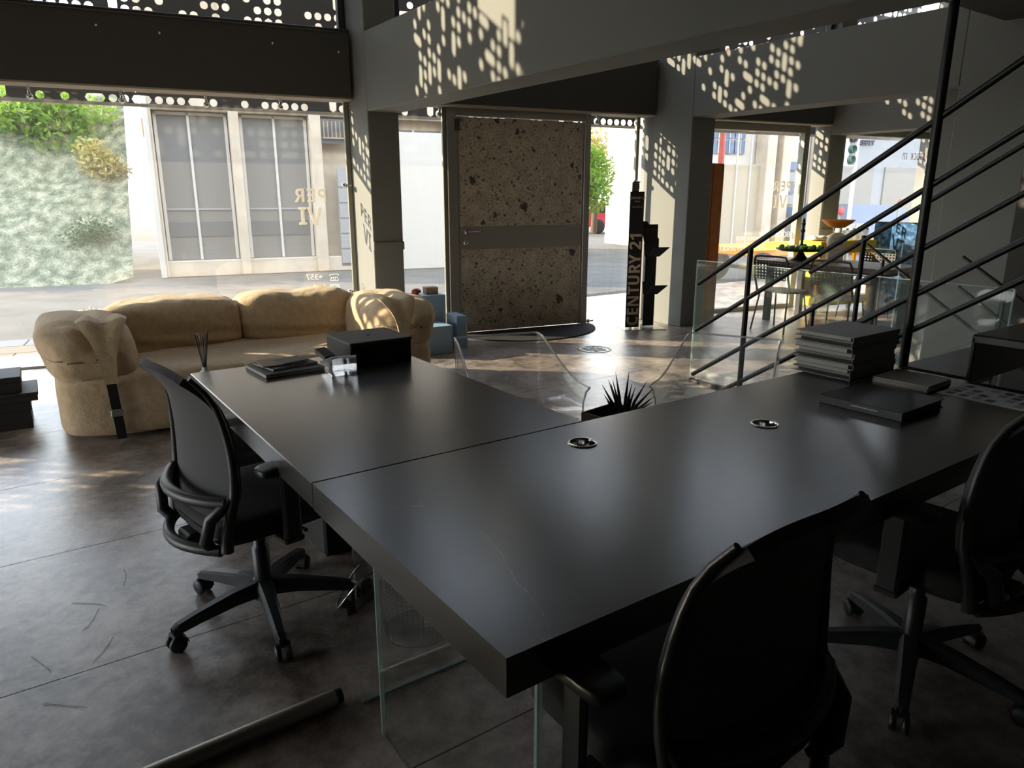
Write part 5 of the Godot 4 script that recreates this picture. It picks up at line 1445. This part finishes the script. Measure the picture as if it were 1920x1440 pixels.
func dining() -> void:
	var t := thing("dining_table", "long brown wooden dining table on dark steel legs by the windows", "table", Transform3D(Basis.IDENTITY, Vector3(8.02, 0, -4.80)))
	for k in 4: bxpart("board", Vector3(-0.315 + k * 0.21, 0.715, 0), Vector3(0.207, 0.05, 1.62), M.table_wood, t, 0.003)
	bxpart("apron", Vector3(0, 0.665, 0), Vector3(0.66, 0.05, 1.40), M.black_steel, t, 0.003)
	for p in [[-1.0, -1.0], [1.0, -1.0], [-1.0, 1.0], [1.0, 1.0]]:
		bxpart("leg", Vector3(p[0] * 0.33, 0.32, p[1] * 0.66), Vector3(0.07, 0.64, 0.07), M.black_steel, t, 0.004)
	var a := make_mesh_chair("black perforated metal chair on the near side of the table beside the fruit stand", Transform3D(Basis(Vector3.UP, -PI / 2), Vector3(7.22, 0, -4.95)))
	copy(a, Transform3D(Basis(Vector3.UP, -PI / 2 + 0.1), Vector3(7.20, 0, -4.24)), "black perforated metal chair on the near side of the table, nearer the stair wall")
	copy(a, Transform3D(Basis(Vector3.UP, PI / 2), Vector3(8.78, 0, -4.85)), "black perforated metal chair on the window side of the table")
	copy(a, Transform3D(Basis(Vector3.UP, PI / 2 - 0.2), Vector3(8.80, 0, -4.05)), "black perforated metal chair on the blue panel side of the table")
	# fruit stand
	var f := thing("fruit_stand", "dark metal fruit stand with a wide tray and turned finial", "fruit stand", Transform3D(Basis.IDENTITY, Vector3(7.92, 0.74, -5.22)))
	var b := stool(); lathe(b, [Vector2(0, 0.0), Vector2(0.125, 0.0), Vector2(0.12, 0.012), Vector2(0.075, 0.035), Vector2(0.045, 0.07), Vector2(0.03, 0.10), Vector2(0.02, 0.12)], 28); part("foot", b, M.black_steel, f)
	var tr := stool(); lathe(tr, [Vector2(0, 0.115), Vector2(0.24, 0.115), Vector2(0.29, 0.135), Vector2(0.295, 0.15), Vector2(0.285, 0.145), Vector2(0.235, 0.123), Vector2(0, 0.123)], 36); part("tray", tr, M.black_steel, f)
	var fi := stool(); lathe(fi, [Vector2(0.02, 0.12), Vector2(0.035, 0.16), Vector2(0.024, 0.19), Vector2(0.016, 0.20), Vector2(0.014, 0.33), Vector2(0.026, 0.345), Vector2(0.028, 0.36), Vector2(0.015, 0.375), Vector2(0.017, 0.42), Vector2(0.027, 0.435), Vector2(0.013, 0.45), Vector2(0.018, 0.47), Vector2(0.006, 0.50), Vector2(0, 0.505)], 18); part("finial", fi, M.black_steel, f)
	rng.seed = 8
	for k in 26:
		var ang := TAU * k / 13.0 + rng.randf() * 0.2
		var rr := 0.23 if k < 13 else 0.14
		var r := rng.randf_range(0.022, 0.032)
		var st := stool()
		soft(st, Vector3.ZERO, Vector3(r * 2, r * 2.1, r * 2), 2.2, 6)
		var o := part("lime", st, M.fruit if rng.randf() < 0.55 else M.fruit_dark, self)
		o.position = Vector3(7.92 + cos(ang) * rr, 0.74 + 0.123 + r * 1.05, -5.22 + sin(ang) * rr)
		tag(o, "green fruit lying on the fruit stand tray", "fruit", "fruit on the stand")
	# old kitchen scale
	var s := thing("kitchen_scale", "old cream kitchen scale with a round dial and orange pan", "scale", Transform3D(Basis(Vector3.UP, -PHI - 0.55), Vector3(8.25, 0.74, -4.98)))
	bxpart("body", Vector3(0, 0.09, 0), Vector3(0.18, 0.18, 0.12), M.cream, s, 0.015)
	var dl := stool(); lathe(dl, [Vector2(0, 0.02), Vector2(0.092, 0.02), Vector2(0.105, 0.012), Vector2(0.105, 0)], 32, Transform3D(Basis(Vector3.RIGHT, PI / 2), Vector3(0, 0.23, 0.055))); part("dial", dl, M.cream, s)
	var dn := stool()
	for l in [[-0.05, 0.02, 0.03, 0.06], [0.03, 0.06, 0.05, -0.03], [-0.03, -0.05, 0.05, -0.03]]:
		rod(dn, Vector3(l[0], 0.23 + l[1], 0.077), Vector3(l[2], 0.23 + l[3], 0.077), 0.005, 6)
	part("hand", dn, M.tan, s)
	var bo := stool(); lathe(bo, [Vector2(0, 0.105), Vector2(0.1, 0.105), Vector2(0.1, 0.0)], 28, Transform3D(Basis(Vector3.RIGHT, PI / 2), Vector3(0, 0.23, -0.05))); part("case", bo, M.cream, s)
	var ne := stool(); bx(ne, Vector3(-0.04, 0.36, 0), Vector3(0.012, 0.06, 0.03), 0.002); bx(ne, Vector3(0.04, 0.36, 0), Vector3(0.012, 0.06, 0.03), 0.002); bx(ne, Vector3(0, 0.39, 0), Vector3(0.11, 0.012, 0.05), 0.002); part("neck", ne, M.cream, s)
	var pan := stool(); lathe(pan, [Vector2(0, 0.396), Vector2(0.08, 0.40), Vector2(0.15, 0.45), Vector2(0.185, 0.482), Vector2(0.19, 0.48), Vector2(0.155, 0.443), Vector2(0.085, 0.392), Vector2(0, 0.388)], 32); part("pan", pan, M.orange, s)
	# yellow trolley against the pillar
	var y := thing("yellow_trolley", "bright yellow metal trolley with shelves in front of the window pillar", "trolley", Transform3D(Basis(Vector3.UP, -PHI), Vector3(8.98, 0, -5.38)))
	for h in [[0.86, 0.16], [0.52, 0.08], [0.17, 0.11]]: bxpart("shelf", Vector3(0, h[0], 0), Vector3(1.0, h[1], 0.34), M.yellow, y, 0.01)
	for p in [[-0.47, -0.14], [0.47, -0.14], [-0.47, 0.14], [0.47, 0.14]]:
		bxpart("upright", Vector3(p[0], 0.50, p[1]), Vector3(0.04, 0.84, 0.04), M.orange if p[0] < 0 else M.yellow, y, 0.004)
		var q := stool(); lathe(q, [Vector2(0, 0.015), Vector2(0.04, 0.015), Vector2(0.045, 0.01), Vector2(0.045, -0.01), Vector2(0.04, -0.015), Vector2(0, -0.015)], 16, Transform3D(Basis(Vector3.RIGHT, PI / 2), Vector3(p[0], 0.045, p[1]))); part("castor", q, M.white, y)
		rod_part("castor_stem", Vector3(p[0], 0.05, p[1]), Vector3(p[0], 0.12, p[1]), 0.01, M.alu, y)
	bxpart("rear_sheet", Vector3(0, 0.35, -0.15), Vector3(0.92, 0.26, 0.01), M.render_grey, y, 0.0)
	for k in 5:
		var g := thing("glass_jar", "clear glass jar standing in a row on the yellow trolley", "jar", Transform3D(Basis.IDENTITY, Vector3(0, 0, 0)), "jars on the yellow trolley")
		g.position = y.transform * Vector3(-0.05 + k * 0.12, 0.94, 0.02)
		var q := stool(); lathe(q, [Vector2(0, 0.003), Vector2(0.045, 0.003), Vector2(0.05, 0.02), Vector2(0.05, 0.11), Vector2(0.04, 0.13)], 20); part("body", q, M.acrylic_edge, g)
		var l := stool(); lathe(l, [Vector2(0.042, 0.128), Vector2(0.042, 0.15), Vector2(0, 0.152)], 20); part("lid", l, M.white, g)
	var wp := stool(); soft(wp, Vector3(0, 0.03, 0), Vector3(0.35, 0.06, 0.2), 3.0, 12, 0.03, 8.0)
	var wo := part("white_cloth", wp, M.white, self); wo.transform = Transform3D(Basis(Vector3.UP, -PHI), y.transform * Vector3(-0.33, 0.94, 0.0))
	tag(wo, "crumpled white cloth lying on the yellow trolley", "cloth")
	# large blue panel leaning by the window
	var bp := thing("blue_painting", "large mottled blue painting standing in front of the end window", "painting", Transform3D(Basis(Vector3.UP, 0.0), Vector3(9.75, 0, -4.85)))
	bxpart("canvas", Vector3(0, 0.575, 0), Vector3(0.03, 1.15, 0.98), M.blue_art, bp, 0.003)
	bxpart("edge_frame", Vector3(0.01, 1.155, 0), Vector3(0.06, 0.015, 1.0), M.black_paint, bp, 0.002)

func rod_part(called: String, a: Vector3, b: Vector3, r: float, m: Material, parent: Node) -> MeshInstance3D:
	var st := stool(); rod(st, a, b, r)
	return part(called, st, m, parent)
